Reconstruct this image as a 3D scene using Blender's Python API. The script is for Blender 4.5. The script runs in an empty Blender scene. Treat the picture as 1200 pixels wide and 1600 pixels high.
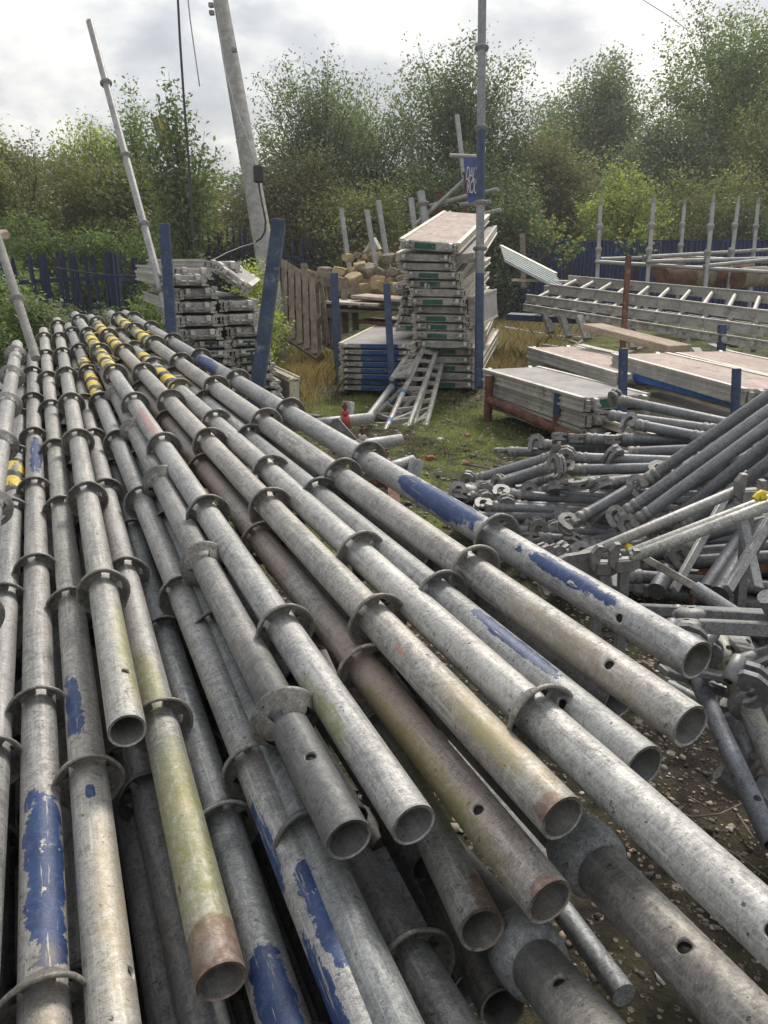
import bpy, math, random
import numpy as np
from mathutils import Vector, Matrix, noise
random.seed(7); rng=np.random.default_rng(7)
S=bpy.context.scene; COL=S.collection
# ---------------- camera, world, sun, exposure ----------------
PITCH=math.radians(18.2); SN,CS=math.sin(PITCH),math.cos(PITCH); H=1.15
cam=bpy.data.objects.new('camera',bpy.data.cameras.new('camera')); COL.objects.link(cam); S.camera=cam
cam.location=(0,0,H); cam.rotation_euler=(math.pi/2-PITCH,0,0)
cam.data.sensor_fit='VERTICAL'; cam.data.sensor_height=36; cam.data.lens=27
cam.data.clip_start=.02; cam.data.clip_end=600
S.render.resolution_x=768; S.render.resolution_y=1024
S.view_settings.view_transform='Standard'; S.view_settings.look='None'
S.view_settings.exposure=1.15; S.view_settings.gamma=1
SUN_EL,SUN_AZ=math.radians(46),math.radians(20)      # azimuth clockwise from +Y (ahead)
w=bpy.data.worlds.new('World'); S.world=w; w.use_nodes=True
nt=w.node_tree; nt.nodes.clear()
def wn(t,**k):
    n=nt.nodes.new(t)
    for a,b in k.items(): setattr(n,a,b)
    return n
sky=wn('ShaderNodeTexSky',sky_type='NISHITA',sun_disc=False,sun_elevation=SUN_EL,sun_rotation=SUN_AZ)
sky.air_density=1.5; sky.dust_density=3
tc=wn('ShaderNodeTexCoord'); sep=wn('ShaderNodeSeparateXYZ'); nt.links.new(tc.outputs['Generated'],sep.inputs[0])
def wm(op,a,b=None,c=None):
    n=wn('ShaderNodeMath',operation=op)
    for i,x in enumerate((a,b,c)):
        if x is None: continue
        if isinstance(x,(int,float)): n.inputs[i].default_value=x
        else: nt.links.new(x,n.inputs[i])
    return n.outputs[0]
# clouds on a flat layer: direction / (height + k)
den=wm('ADD',wm('ABSOLUTE',sep.outputs[2]),.42)
cx=wm('DIVIDE',sep.outputs[0],den); cy=wm('DIVIDE',sep.outputs[1],den)
cmb=wn('ShaderNodeCombineXYZ'); nt.links.new(cx,cmb.inputs[0]); nt.links.new(cy,cmb.inputs[1]); cmb.inputs[2].default_value=3.7
n1=wn('ShaderNodeTexNoise'); n1.inputs['Scale'].default_value=3.6; n1.inputs['Detail'].default_value=9; n1.inputs['Roughness'].default_value=.56; n1.inputs['Distortion'].default_value=.1
nt.links.new(cmb.outputs[0],n1.inputs['Vector'])
n2=wn('ShaderNodeTexNoise'); n2.inputs['Scale'].default_value=1.3; n2.inputs['Detail'].default_value=3
nt.links.new(cmb.outputs[0],n2.inputs['Vector'])
mixv=wm('ADD',wm('MULTIPLY',n1.outputs[0],.68),wm('MULTIPLY',n2.outputs[0],.32))
r=wn('ShaderNodeValToRGB'); e=r.color_ramp.elements
e[0].position=.42; e[0].color=(.30,.32,.36,1); e[1].position=.64; e[1].color=(.86,.81,.74,1)
for p_,c_ in ((.48,(.42,.435,.47,1)),(.53,(.60,.60,.60,1)),(.575,(.78,.75,.71,1))):
    x=e.new(p_); x.color=c_
nt.links.new(mixv,r.inputs[0])
bg1=wn('ShaderNodeBackground'); bg1.inputs[1].default_value=.10; nt.links.new(sky.outputs[0],bg1.inputs[0])
bg2=wn('ShaderNodeBackground'); bg2.inputs[1].default_value=.66; nt.links.new(r.outputs[0],bg2.inputs[0])
ms=wn('ShaderNodeMixShader'); ms.inputs[0].default_value=.88
nt.links.new(bg1.outputs[0],ms.inputs[1]); nt.links.new(bg2.outputs[0],ms.inputs[2])
wo=wn('ShaderNodeOutputWorld'); nt.links.new(ms.outputs[0],wo.inputs[0])
sun=bpy.data.objects.new('sun',bpy.data.lights.new('sun','SUN')); COL.objects.link(sun)
sun.data.energy=1.5; sun.data.angle=math.radians(14); sun.data.color=(1,.94,.86)
sd=Vector((math.sin(SUN_AZ)*math.cos(SUN_EL),math.cos(SUN_AZ)*math.cos(SUN_EL),math.sin(SUN_EL)))
sun.rotation_euler=sd.to_track_quat('Z','Y').to_euler()
# ---------------- helpers ----------------
def P(px,py,z):
    X=(px-600)/1200*z; Y=(800-py)/1200*z
    return Vector((X,z*CS+Y*SN,H+Y*CS-z*SN))
def G(px,py,gz=0.0):
    t=SN-CS*(800-py)/1200
    return P(px,py,(H-gz)/t)
def PH(px,py,hh):     # point on the ray at height hh
    return G(px,py,hh)
class MB:
    def __init__(s): s.v=[];s.f=[];s.sm=[];s.uv=None
    def add(s,vs,fs,sm=False):
        o=len(s.v); s.v.extend([tuple(x) for x in vs]); s.f.extend([tuple(i+o for i in q) for q in fs]); s.sm.extend([sm]*len(fs)); return s
    def box(s,c,d,M=None,bev=0):
        x,y,z=d[0]/2,d[1]/2,d[2]/2
        if bev:
            b=min(bev,x*.9,y*.9,z*.9); vs=[];
            for sx in(-1,1):
                for sy in(-1,1):
                    for sz in(-1,1):
                        vs+= [(sx*(x-b),sy*(y-b),sz*z),(sx*(x-b),sy*y,sz*(z-b)),(sx*x,sy*(y-b),sz*(z-b))]
            def I(sx,sy,sz,k): return ((sx>0)*4+(sy>0)*2+(sz>0))*3+k
            fs=[]
            for q in(-1,1):
                fs.append([I(-1,-1,q,0),I(1,-1,q,0),I(1,1,q,0),I(-1,1,q,0)]); fs.append([I(-1,q,-1,1),I(1,q,-1,1),I(1,q,1,1),I(-1,q,1,1)]); fs.append([I(q,-1,-1,2),I(q,1,-1,2),I(q,1,1,2),I(q,-1,1,2)])
            for a in(-1,1):
                for b_ in(-1,1):
                    fs.append([I(-1,a,b_,0),I(1,a,b_,0),I(1,a,b_,1),I(-1,a,b_,1)])
                    fs.append([I(a,-1,b_,0),I(a,1,b_,0),I(a,1,b_,2),I(a,-1,b_,2)])
                    fs.append([I(a,b_,-1,1),I(a,b_,1,1),I(a,b_,1,2),I(a,b_,-1,2)])
                    for q in(-1,1): fs.append([I(a,b_,q,0),I(a,b_,q,1),I(a,b_,q,2)])
        else:
            vs=[(sx*x,sy*y,sz*z) for sx in(-1,1) for sy in(-1,1) for sz in(-1,1)]
            fs=[(0,1,3,2),(4,6,7,5),(0,4,5,1),(2,3,7,6),(0,2,6,4),(1,5,7,3)]
        c=Vector(c)
        vs=[(M@Vector(q) if M else Vector(q))+c for q in vs]
        return s.add(vs,fs)
    def beam(s,a,b,wd,th,up=(0,0,1),bev=0):
        a=Vector(a);b=Vector(b);d=b-a;L=d.length;M=frame(d,up)
        return s.box((a+b)/2,(wd,L,th),M,bev)
    def tube(s,a,b,r,n=12,r2=None,cap=True,sm=True):
        a=Vector(a);b=Vector(b);M=frame(b-a); r2=r if r2 is None else r2
        vs=[];
        for p,rr in((a,r),(b,r2)):
            for i in range(n):
                t=2*math.pi*i/n; vs.append(p+M@Vector((rr*math.cos(t),0,rr*math.sin(t))))
        s.add(vs,[(i,(i+1)%n,n+(i+1)%n,n+i) for i in range(n)],sm)
        if cap: s.add(vs[:n],[tuple(range(n))]); s.add(vs[n:],[tuple(range(n))[::-1]])
        return s
    def path(s,pts,r,n=6,taper=None):
        pts=[Vector(p) for p in pts];m=len(pts);vs=[]
        for k,p in enumerate(pts):
            d=pts[min(k+1,m-1)]-pts[max(k-1,0)];M=frame(d)
            rr=r if taper is None else r+(taper-r)*k/(m-1)
            for i in range(n):
                t=2*math.pi*i/n; vs.append(p+M@Vector((rr*math.cos(t),0,rr*math.sin(t))))
        fs=[(k*n+i,k*n+(i+1)%n,(k+1)*n+(i+1)%n,(k+1)*n+i) for k in range(m-1) for i in range(n)]
        s.add(vs,fs,True); s.add(vs[:n],[tuple(range(n))]); s.add(vs[-n:],[tuple(range(n))[::-1]])
        return s
    def lathe(s,prof,n=24,M=None,o=(0,0,0),skip=None,sm=True):   # axis local Y; prof (y,r)
        o=Vector(o);vs=[]
        for (y,r) in prof:
            for i in range(n):
                t=2*math.pi*i/n; q=Vector((r*math.sin(t),y,r*math.cos(t))); vs.append((M@q if M else q)+o)
        fs=[]
        for k in range(len(prof)-1):
            for i in range(n):
                if skip and skip(k,i): continue
                fs.append((k*n+i,k*n+(i+1)%n,(k+1)*n+(i+1)%n,(k+1)*n+i))
        return s.add(vs,fs,sm)
    def prism(s,out,t,M=None,o=(0,0,0)):    # outline in local XZ, thickness along Y
        o=Vector(o);n=len(out)
        vs=[Vector((x,-t/2,z)) for x,z in out]+[Vector((x,t/2,z)) for x,z in out]
        vs=[(M@q if M else q)+o for q in vs]
        return s.add(vs,[tuple(range(n)),tuple(range(2*n-1,n-1,-1))]+[(i,n+i,n+(i+1)%n,(i+1)%n) for i in range(n)])
    def mesh(s,name):
        me=bpy.data.meshes.new(name); me.from_pydata(s.v,[],s.f); me.polygons.foreach_set('use_smooth',s.sm); me.update(); return me
    def build(s,name,m,parent=None,loc=None):
        return link(name,s.mesh(name),m,parent,loc)
def frame(d,up=(0,0,1)):
    d=Vector(d).normalized();up=Vector(up)
    if abs(d.dot(up))>.999: up=Vector((1,0,0)) if abs(d.x)<.9 else Vector((0,1,0))
    x=d.cross(up).normalized(); z=x.cross(d)
    return Matrix((x,d,z)).transposed()
def link(name,me,m=None,parent=None,loc=None,rot=None):
    o=bpy.data.objects.new(name,me); COL.objects.link(o)
    if m is not None:
        if len(me.materials)==0: me.materials.append(m)
        elif me.materials[0]!=m:
            o.material_slots[0].link='OBJECT'; o.material_slots[0].material=m
    if parent: o.parent=parent
    if loc is not None: o.location=loc
    if rot is not None: o.rotation_euler=rot
    return o
def thing(name,label,cat,loc=(0,0,0),group=None,M=None):
    o=bpy.data.objects.new(name,None); COL.objects.link(o); o.empty_display_size=.1
    if M is not None: o.matrix_world=Matrix.Translation(Vector(loc))@M.to_4x4()
    else: o.location=loc
    tag(o,label,cat,group); return o
def tag(o,label,cat,group=None):
    o['label']=label;o['category']=cat
    if group:o['group']=group
    return o
def kind(o,k): o['kind']=k; return o
KIDS={}
def dup(root,loc,M,label,group=None,swap=None,scale=None):
    r=root.copy(); COL.objects.link(r); r.matrix_world=Matrix.Translation(Vector(loc))@M.to_4x4()
    if scale: r.scale=scale
    r['label']=label
    if group: r['group']=group
    def cp(a,b):
        for ch in list(KIDS.get(a.name,())):
            c=ch.copy(); COL.objects.link(c); c.parent=b; cp(ch,c)
            if swap: swap(c)
    cp(root,r); return r
def reg(*objs):
    for o in objs: KIDS.setdefault(o.parent.name,[]).append(o)
# ---------------- material helpers ----------------
def hole_patch(M,r,hr,hy,lift=.0006,k=18):
    m=MB(); vs=[]; 
    for ring in (0,.5,1):
        for i in range(k if ring else 1):
            x=hr*ring*math.cos(6.283*i/k); vs.append(M@Vector((x,hy+hr*ring*math.sin(6.283*i/k),math.sqrt(r*r-x*x)+lift)))
    fs=[(0,1+i,1+(i+1)%k) for i in range(k)]+[(1+i,1+k+i,1+k+(i+1)%k,1+(i+1)%k) for i in range(k)]
    return m.add(vs,fs)
class NM:
    def __init__(s,name):
        s.m=bpy.data.materials.new(name); s.m.use_nodes=True; s.t=s.m.node_tree; s.b=s.t.nodes['Principled BSDF']; s.tc=None
    def n(s,t,**k):
        x=s.t.nodes.new(t)
        for a,b in k.items(): setattr(x,a,b)
        return x
    def put(s,sock,x):
        if isinstance(x,(int,float)): sock.default_value=x
        elif isinstance(x,(tuple,list)): sock.default_value=tuple(x)+((1,) if len(x)==3 and sock.type=='RGBA' else ())
        else: s.t.links.new(x,sock)
    def math(s,op,a,b=None,c=None,clamp=False):
        x=s.n('ShaderNodeMath',operation=op,use_clamp=clamp)
        for i,q in enumerate((a,b,c)):
            if q is not None: s.put(x.inputs[i],q)
        return x.outputs[0]
    def co(s,which='Object',scale=(1,1,1),rnd=True):
        if s.tc is None: s.tc=s.n('ShaderNodeTexCoord'); s.oi=s.n('ShaderNodeObjectInfo')
        mp=s.n('ShaderNodeMapping'); s.put(mp.inputs['Vector'],s.tc.outputs[which]); mp.inputs['Scale'].default_value=scale
        if rnd:
            v=s.n('ShaderNodeVectorMath',operation='SCALE'); v.inputs[0].default_value=(37,53,71); s.put(v.inputs['Scale'],s.oi.outputs['Random']); s.put(mp.inputs['Location'],v.outputs[0])
        return mp.outputs[0]
    def noise(s,vec,scale,detail=4,rough=.55,dist=0):
        x=s.n('ShaderNodeTexNoise'); s.put(x.inputs['Vector'],vec); x.inputs['Scale'].default_value=scale; x.inputs['Detail'].default_value=detail; x.inputs['Roughness'].default_value=rough; x.inputs['Distortion'].default_value=dist
        return x.outputs[0]
    def ramp(s,f,stops,interp='LINEAR'):
        x=s.n('ShaderNodeValToRGB'); x.color_ramp.interpolation=interp; el=x.color_ramp.elements
        while len(el)<len(stops): el.new(.5)
        for q,(p,c) in zip(el,stops): q.position=p; q.color=(c if isinstance(c,(tuple,list)) else (c,c,c))[:3]+(1,) if not isinstance(c,(int,float)) else (c,c,c,1)
        s.put(x.inputs[0],f); return x.outputs[0]
    def mix(s,f,a,b,mode='MIX'):
        x=s.n('ShaderNodeMix',data_type='RGBA',blend_type=mode); s.put(x.inputs[0],f); s.put(x.inputs[6],a); s.put(x.inputs[7],b); return x.outputs[2]
    def step(s,f,a,b):
        x=s.n('ShaderNodeMapRange',interpolation_type='SMOOTHSTEP'); s.put(x.inputs[0],f); x.inputs[1].default_value=a; x.inputs[2].default_value=b; return x.outputs[0]
    def bump(s,h,st=.3,d=.002):
        x=s.n('ShaderNodeBump'); x.inputs['Strength'].default_value=st; x.inputs['Distance'].default_value=d; s.put(x.inputs['Height'],h); s.put(s.b.inputs['Normal'],x.outputs[0])
    def out(s,col=None,rough=None,metal=None,spec=None):
        if col is not None: s.put(s.b.inputs['Base Color'],col)
        if rough is not None: s.put(s.b.inputs['Roughness'],rough)
        if metal is not None: s.put(s.b.inputs['Metallic'],metal)
        if spec is not None: s.put(s.b.inputs['Specular IOR Level'],spec)
        return s.m
def worn(name,c1,c2,c3=None,sc=6,rough=.6,metal=0,bump=.3,bd=.003,fine=60,stretch=(1,1,1),spec=.4):
    q=NM(name); v=q.co('Object',stretch); a=q.noise(v,sc,6,.65,.3); b=q.noise(v,fine,4,.7)
    col=q.mix(q.step(a,.38,.64),c1,c2)
    if c3: col=q.mix(q.step(q.noise(v,sc*2.3,5,.7),.56,.68),col,c3)
    col=q.mix(.55,col,q.mix(1,col,q.ramp(b,((.25,.45),(.75,1.5))),'MULTIPLY'))
    q.bump(q.math('ADD',q.math('MULTIPLY',a,.5),b),bump,bd)
    return q.out(col,rough,metal,spec)
def galv(name,patches=(),tint=(1,1,1),dark=0,brown=.0,green=0):
    """weathered galvanised steel; patches (kind,v0,v1,ang,halfang) in metres along / degrees around"""
    q=NM(name); v=q.co('Object'); v2=q.co('Object',(1,.35,1))
    big=q.noise(v2,7,5,.6,.4); mid=q.noise(v,42,8,.74,1.6); fine=q.noise(v,230,4,.8); scr=q.noise(q.co('Object',(1,.05,1)),170,4,.7)
    scale=q.noise(q.co('Object',(1,1.8,1)),85,6,.75,2.5)
    base=q.mix(q.step(big,.36,.66),(.235,.238,.235),(.37,.365,.35))
    base=q.mix(q.math('MULTIPLY',q.step(mid,.46,.60),.5),base,(.50,.49,.47))
    base=q.mix(q.math('MULTIPLY',q.step(mid,.47,.34),.55),base,(.11,.11,.11))
    base=q.mix(q.math('MULTIPLY',q.step(scale,.50,.60),.38),base,(.58,.57,.545))
    base=q.mix(q.math('MULTIPLY',q.step(scale,.48,.38),.45),base,(.11,.11,.108))
    crack=q.noise(v,48,8,.76,2.8)
    cr=q.math('LESS_THAN',q.math('ABSOLUTE',q.math('SUBTRACT',crack,.5)),.007)
    cr=q.math('MULTIPLY',cr,q.step(q.noise(v,11,3,.5),.46,.56))
    base=q.mix(q.math('MULTIPLY',cr,.8),base,(.05,.05,.05))
    base=q.mix(q.math('MULTIPLY',q.step(q.noise(v,3.1,4,.6),.50,.72),.20+brown),base,(.27,.225,.185))
    base=q.mix(q.math('MULTIPLY',q.step(scr,.55,.68),.5),base,(.62,.61,.58))
    base=q.mix(q.math('MULTIPLY',q.step(scr,.45,.36),.35),base,(.10,.10,.10))
    base=q.mix(q.step(fine,.655,.70),base,(.72,.70,.66))
    base=q.mix(q.math('MULTIPLY',q.step(q.noise(v,120,3,.6),.655,.70),.85),base,(.045,.042,.04))
    if green: base=q.mix(q.math('MULTIPLY',q.step(q.noise(v2,9,5,.65),.40,.66),green),base,(.25,.26,.10))
    rough=q.ramp(mid,((.3,.58),(.7,.42))); metal=.32
    hgt=q.math('ADD',q.math('ADD',q.math('MULTIPLY',fine,.4),q.math('MULTIPLY',mid,1.0)),q.math('MULTIPLY',scale,.8))
    pm=None
    if patches:
        uv=q.n('ShaderNodeUVMap'); sp=q.n('ShaderNodeSeparateXYZ'); q.put(sp.inputs[0],uv.outputs[0])
        U,V=sp.outputs[0],sp.outputs[1]
        d1=q.noise(v,26,8,.70,.2); d2=q.noise(v2,75,6,.75)
        for kd,v0,v1,ang,ha in patches:
            dv=q.math('DIVIDE',q.math('ABSOLUTE',q.math('SUBTRACT',V,(v0+v1)/2)),(v1-v0)/2)
            du=q.math('ABSOLUTE',q.math('SUBTRACT',q.math('FRACT',q.math('ADD',q.math('SUBTRACT',U,ang/360),1.5)),.5))
            du=q.math('DIVIDE',du,ha/360)
            dd=q.math('SQRT',q.math('ADD',q.math('POWER',dv,2.6),q.math('POWER',du,2.6)))
            dd=q.math('ADD',dd,q.math('MULTIPLY',q.math('SUBTRACT',d1,.5),2.4 if kd in('blue','white') else 1.3))
            if kd=='blue':
                m=q.math('LESS_THAN',dd,.97); m=q.math('MULTIPLY',m,q.math('GREATER_THAN',q.math('ADD',d2,q.math('MULTIPLY',q.math('SUBTRACT',.97,dd),.5)),.40))
                m=q.math('MULTIPLY',m,q.math('LESS_THAN',q.noise(v,62,5,.6),.665)); m=q.math('MULTIPLY',m,q.math('SUBTRACT',1,q.math('MULTIPLY',q.step(scr,.60,.66),.75)))
                base=q.mix(m,base,q.mix(q.math('MULTIPLY',q.step(mid,.5,.62),.3),q.mix(q.step(d1,.35,.65),(.016,.038,.115),(.030,.066,.175)),(.12,.17,.27)))
                pm=m if pm is None else q.math('MAXIMUM',pm,m)
            elif kd=='white':
                m=q.math('MULTIPLY',q.math('LESS_THAN',dd,.9),q.math('GREATER_THAN',d2,.52)); base=q.mix(m,base,(.5,.48,.42))
            elif kd=='green':
                m=q.math('MULTIPLY',q.step(dd,1.15,.35),q.ramp(mid,((.40,.85),(.62,.35)))); base=q.mix(m,base,(.23,.235,.085))
            elif kd=='yellow':
                m=q.math('MULTIPLY',q.step(dd,1.15,.35),q.ramp(mid,((.4,.55),(.6,.15)))); base=q.mix(m,base,(.40,.33,.21))
            elif kd=='rust':
                m=q.math('MULTIPLY',q.math('MULTIPLY',q.step(dd,1.06,.96),q.ramp(mid,((.35,.95),(.65,.45)))),.9); base=q.mix(m,base,q.mix(mid,(.11,.055,.038),(.22,.125,.09)))
            elif kd=='brown':
                m=q.math('MULTIPLY',q.step(q.math('ADD',big,q.math('MULTIPLY',mid,.4)),.60,.9),.5); base=q.mix(m,base,(.25,.14,.09))
            elif kd=='red':
                m=q.math('MULTIPLY',q.step(dd,1.1,.5),q.math('MULTIPLY',d2,.75)); base=q.mix(m,base,(.45,.13,.11))
            elif kd=='dark':
                m=q.math('MULTIPLY',q.step(dd,1.1,.5),.6); base=q.mix(m,base,(.07,.08,.085))
    if not patches:
        uv=q.n('ShaderNodeUVMap'); sp=q.n('ShaderNodeSeparateXYZ'); q.put(sp.inputs[0],uv.outputs[0]); V=sp.outputs[1]
    base=q.mix(q.step(V,8.5,8.6),base,q.mix(q.step(V,9.0,9.11),q.mix(.72,base,(.055,.052,.047)),(.008,.008,.008)))  # bore darkens with depth: interior shade painted into the colour
    tn=q.mix(1,base,tuple(tint),'MULTIPLY')
    # object colour multiplies the tint per pipe
    tn=q.mix(1,tn,q.oi.outputs['Color'],'MULTIPLY')
    if pm is not None:
        rough=q.math('SUBTRACT',rough,q.math('MULTIPLY',pm,.12)); metal=q.math('MULTIPLY',q.math('SUBTRACT',1,pm),.32)
        hgt=q.math('ADD',hgt,q.math('MULTIPLY',pm,.8))
    q.bump(hgt,.5,.0014)
    return q.out(tn,rough,metal,.45)
def flat(name,c,rough=.6,metal=0): 
    q=NM(name); v=q.co('Object'); b=q.noise(v,25,5,.65)
    return q.out(q.mix(1,c,q.ramp(b,((.3,.7),(.7,1.25))),'MULTIPLY'),rough,metal)
M_galv=galv('galvanised_steel'); M_galvdark=galv('dull_galvanised_steel',tint=(.70,.73,.77)); M_galvgreen=galv('mossy_galvanised_steel',green=.6)
M_cast=worn('cast_steel',(.20,.20,.20),(.32,.31,.29),(.16,.12,.09),sc=30,fine=220,rough=.58,metal=.3,bump=.4,bd=.001)
M_bluepaint=worn('blue_painted_steel',(.020,.038,.090),(.036,.062,.13),(.10,.11,.13),sc=14,fine=90,rough=.5,bump=.3,bd=.001)
M_bluewood=worn('blue_painted_timber',(.030,.048,.080),(.062,.084,.12),(.16,.17,.18),sc=8,fine=70,rough=.8,stretch=(1,.08,1),bump=.7,bd=.002)
M_rust=worn('rusty_steel',(.10,.045,.03),(.19,.09,.055),(.28,.19,.13),sc=12,fine=110,rough=.85)
M_alu=worn('weathered_aluminium',(.36,.35,.32),(.50,.48,.44),(.25,.235,.21),sc=5,fine=60,rough=.5,metal=.3,bump=.2)
M_alucream=worn('cream_weathered_aluminium',(.48,.44,.36),(.64,.59,.49),(.30,.27,.22),sc=5,fine=60,rough=.55,metal=.1,bump=.2)
M_aludirty=worn('grimy_aluminium',(.30,.285,.255),(.46,.44,.40),(.10,.095,.085),sc=14,fine=90,rough=.6,metal=.2,bump=.3)
M_ply=worn('weathered_plywood',(.40,.32,.275),(.52,.425,.37),(.26,.21,.175),sc=9,fine=70,rough=.85,stretch=(1,.4,1),bump=.5)
M_plygrey=worn('grey_plywood',(.30,.28,.27),(.39,.37,.355),(.22,.20,.19),sc=5,fine=60,rough=.8,bump=.3)
M_plydark=worn('dark_plywood',(.12,.10,.095),(.19,.165,.155),sc=7,fine=60,rough=.8,bump=.3)
M_wood=worn('grey_timber',(.17,.135,.10),(.27,.225,.175),(.09,.072,.055),sc=6,fine=60,rough=.9,stretch=(3,.3,3),bump=.6)
M_woodwarm=worn('warm_timber',(.33,.26,.19),(.44,.36,.27),(.22,.17,.12),sc=6,fine=60,rough=.85,stretch=(3,.3,3),bump=.5)
M_pole=worn('weathered_pole_timber',(.23,.225,.205),(.34,.33,.30),(.17,.16,.145),sc=3,fine=40,rough=.85,stretch=(4,.3,4),bump=.5)
M_stone=worn('yellow_stone',(.42,.33,.18),(.62,.50,.30),(.20,.17,.12),sc=5,fine=30,rough=.9,bump=.8,bd=.01)
M_black=flat('black_plastic',(.02,.02,.02),.5)
M_green=worn('green_label_paint',(.012,.085,.055),(.025,.12,.08),(.2,.2,.18),sc=14,fine=80,rough=.6)
M_bluelab=worn('blue_label_paint',(.015,.07,.24),(.025,.10,.30),(.2,.22,.24),sc=12,fine=80,rough=.6)
M_red=flat('red_paint',(.42,.06,.05)); M_pink=flat('pink_paint',(.5,.18,.38)); M_white=flat('off_white_paint',(.55,.52,.45))
# ---------------- ground (structure) ----------------
def hgt(x,y):
    h=0.0
    t=max(0,min(1,(y-8.5)/4)); left=max(0,min(1,(-x-.2)/2.2)); h-=.45*t*t*(3-2*t)*left
    # bank rising behind the left fence
    b=max(0,min(1,(y-12.5+ (x+3)*.25)/5)); l2=max(0,min(1,(1.5-x)/5)); h+=1.3*b*b*(3-2*b)*l2
    return h
def ground():
    xs=sorted(set([round(v,3) for v in np.concatenate([np.linspace(-3,4,176),np.linspace(-14,-3,46),np.linspace(4,16,50),np.linspace(-260,-14,14),np.linspace(16,260,14)])]))
    ys=sorted(set([round(v,3) for v in np.concatenate([np.linspace(.2,9,221),np.linspace(9,24,70),np.linspace(24,420,18),np.linspace(-20,.2,10)])]))
    vs=[]
    for y in ys:
        for x in xs:
            z=hgt(x,y)
            near=max(0,min(1,(14-y)/6))
            z+=near*(.03*(noise.noise(Vector((x*.9,y*.9,1)))) +.016*noise.noise(Vector((x*4,y*4,2)))+.008*noise.noise(Vector((x*13,y*13,5))))
            vs.append((x,y,z-.02))
    nx=len(xs); fs=[(j*nx+i,j*nx+i+1,(j+1)*nx+i+1,(j+1)*nx+i) for j in range(len(ys)-1) for i in range(nx-1)]
    q=NM('mossy_gravel_ground'); v=q.co('Object',rnd=False)
    a=q.noise(v,1.1,6,.7,.4); b=q.noise(v,9,6,.7); c=q.noise(v,60,5,.75); d=q.noise(v,2.7,5,.65)
    dirt=q.mix(q.step(b,.35,.65),(.022,.018,.014),(.07,.058,.045))
    vor=q.n('ShaderNodeTexVoronoi'); q.put(vor.inputs['Vector'],v); vor.inputs['Scale'].default_value=55
    vor2=q.n('ShaderNodeTexVoronoi'); q.put(vor2.inputs['Vector'],v); vor2.inputs['Scale'].default_value=21
    peb=q.math('MULTIPLY',q.step(vor.outputs['Distance'],.38,.28),q.step(c,.42,.5))
    dirt=q.mix(q.math('MULTIPLY',peb,.8),dirt,q.mix(q.noise(v,31,2,.5),(.10,.085,.07),(.40,.35,.29)))
    moss=q.mix(q.step(c,.35,.65),(.075,.10,.022),(.20,.235,.06))
    moss=q.mix(q.step(d,.5,.62),moss,(.085,.10,.04))
    sp=q.n('ShaderNodeSeparateXYZ'); q.put(sp.inputs[0],v)
    far=q.step(sp.outputs[1],2.3,3.4)
    mm=q.math('MULTIPLY',q.step(q.math('ADD',q.math('MULTIPLY',a,.6),q.math('MULTIPLY',b,.4)),.43,.53),q.math('ADD',q.math('MULTIPLY',far,.85),.15))
    col=q.mix(mm,dirt,moss)
    pp=q.math('MULTIPLY',q.step(vor2.outputs['Distance'],.30,.22),q.step(q.noise(v,6,3,.6),.52,.56))
    col=q.mix(pp,col,q.mix(q.noise(v,17,2,.5),(.16,.13,.11),(.50,.44,.37)))
    q.bump(q.math('ADD',q.math('ADD',q.math('MULTIPLY',b,1.5),c),q.math('MULTIPLY',peb,.6)),1,.012)
    m=q.out(col,.95,0,.2)
    mb=MB(); mb.add(vs,fs,True); o=mb.build('ground',m); kind(o,'structure')
ground()
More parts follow.
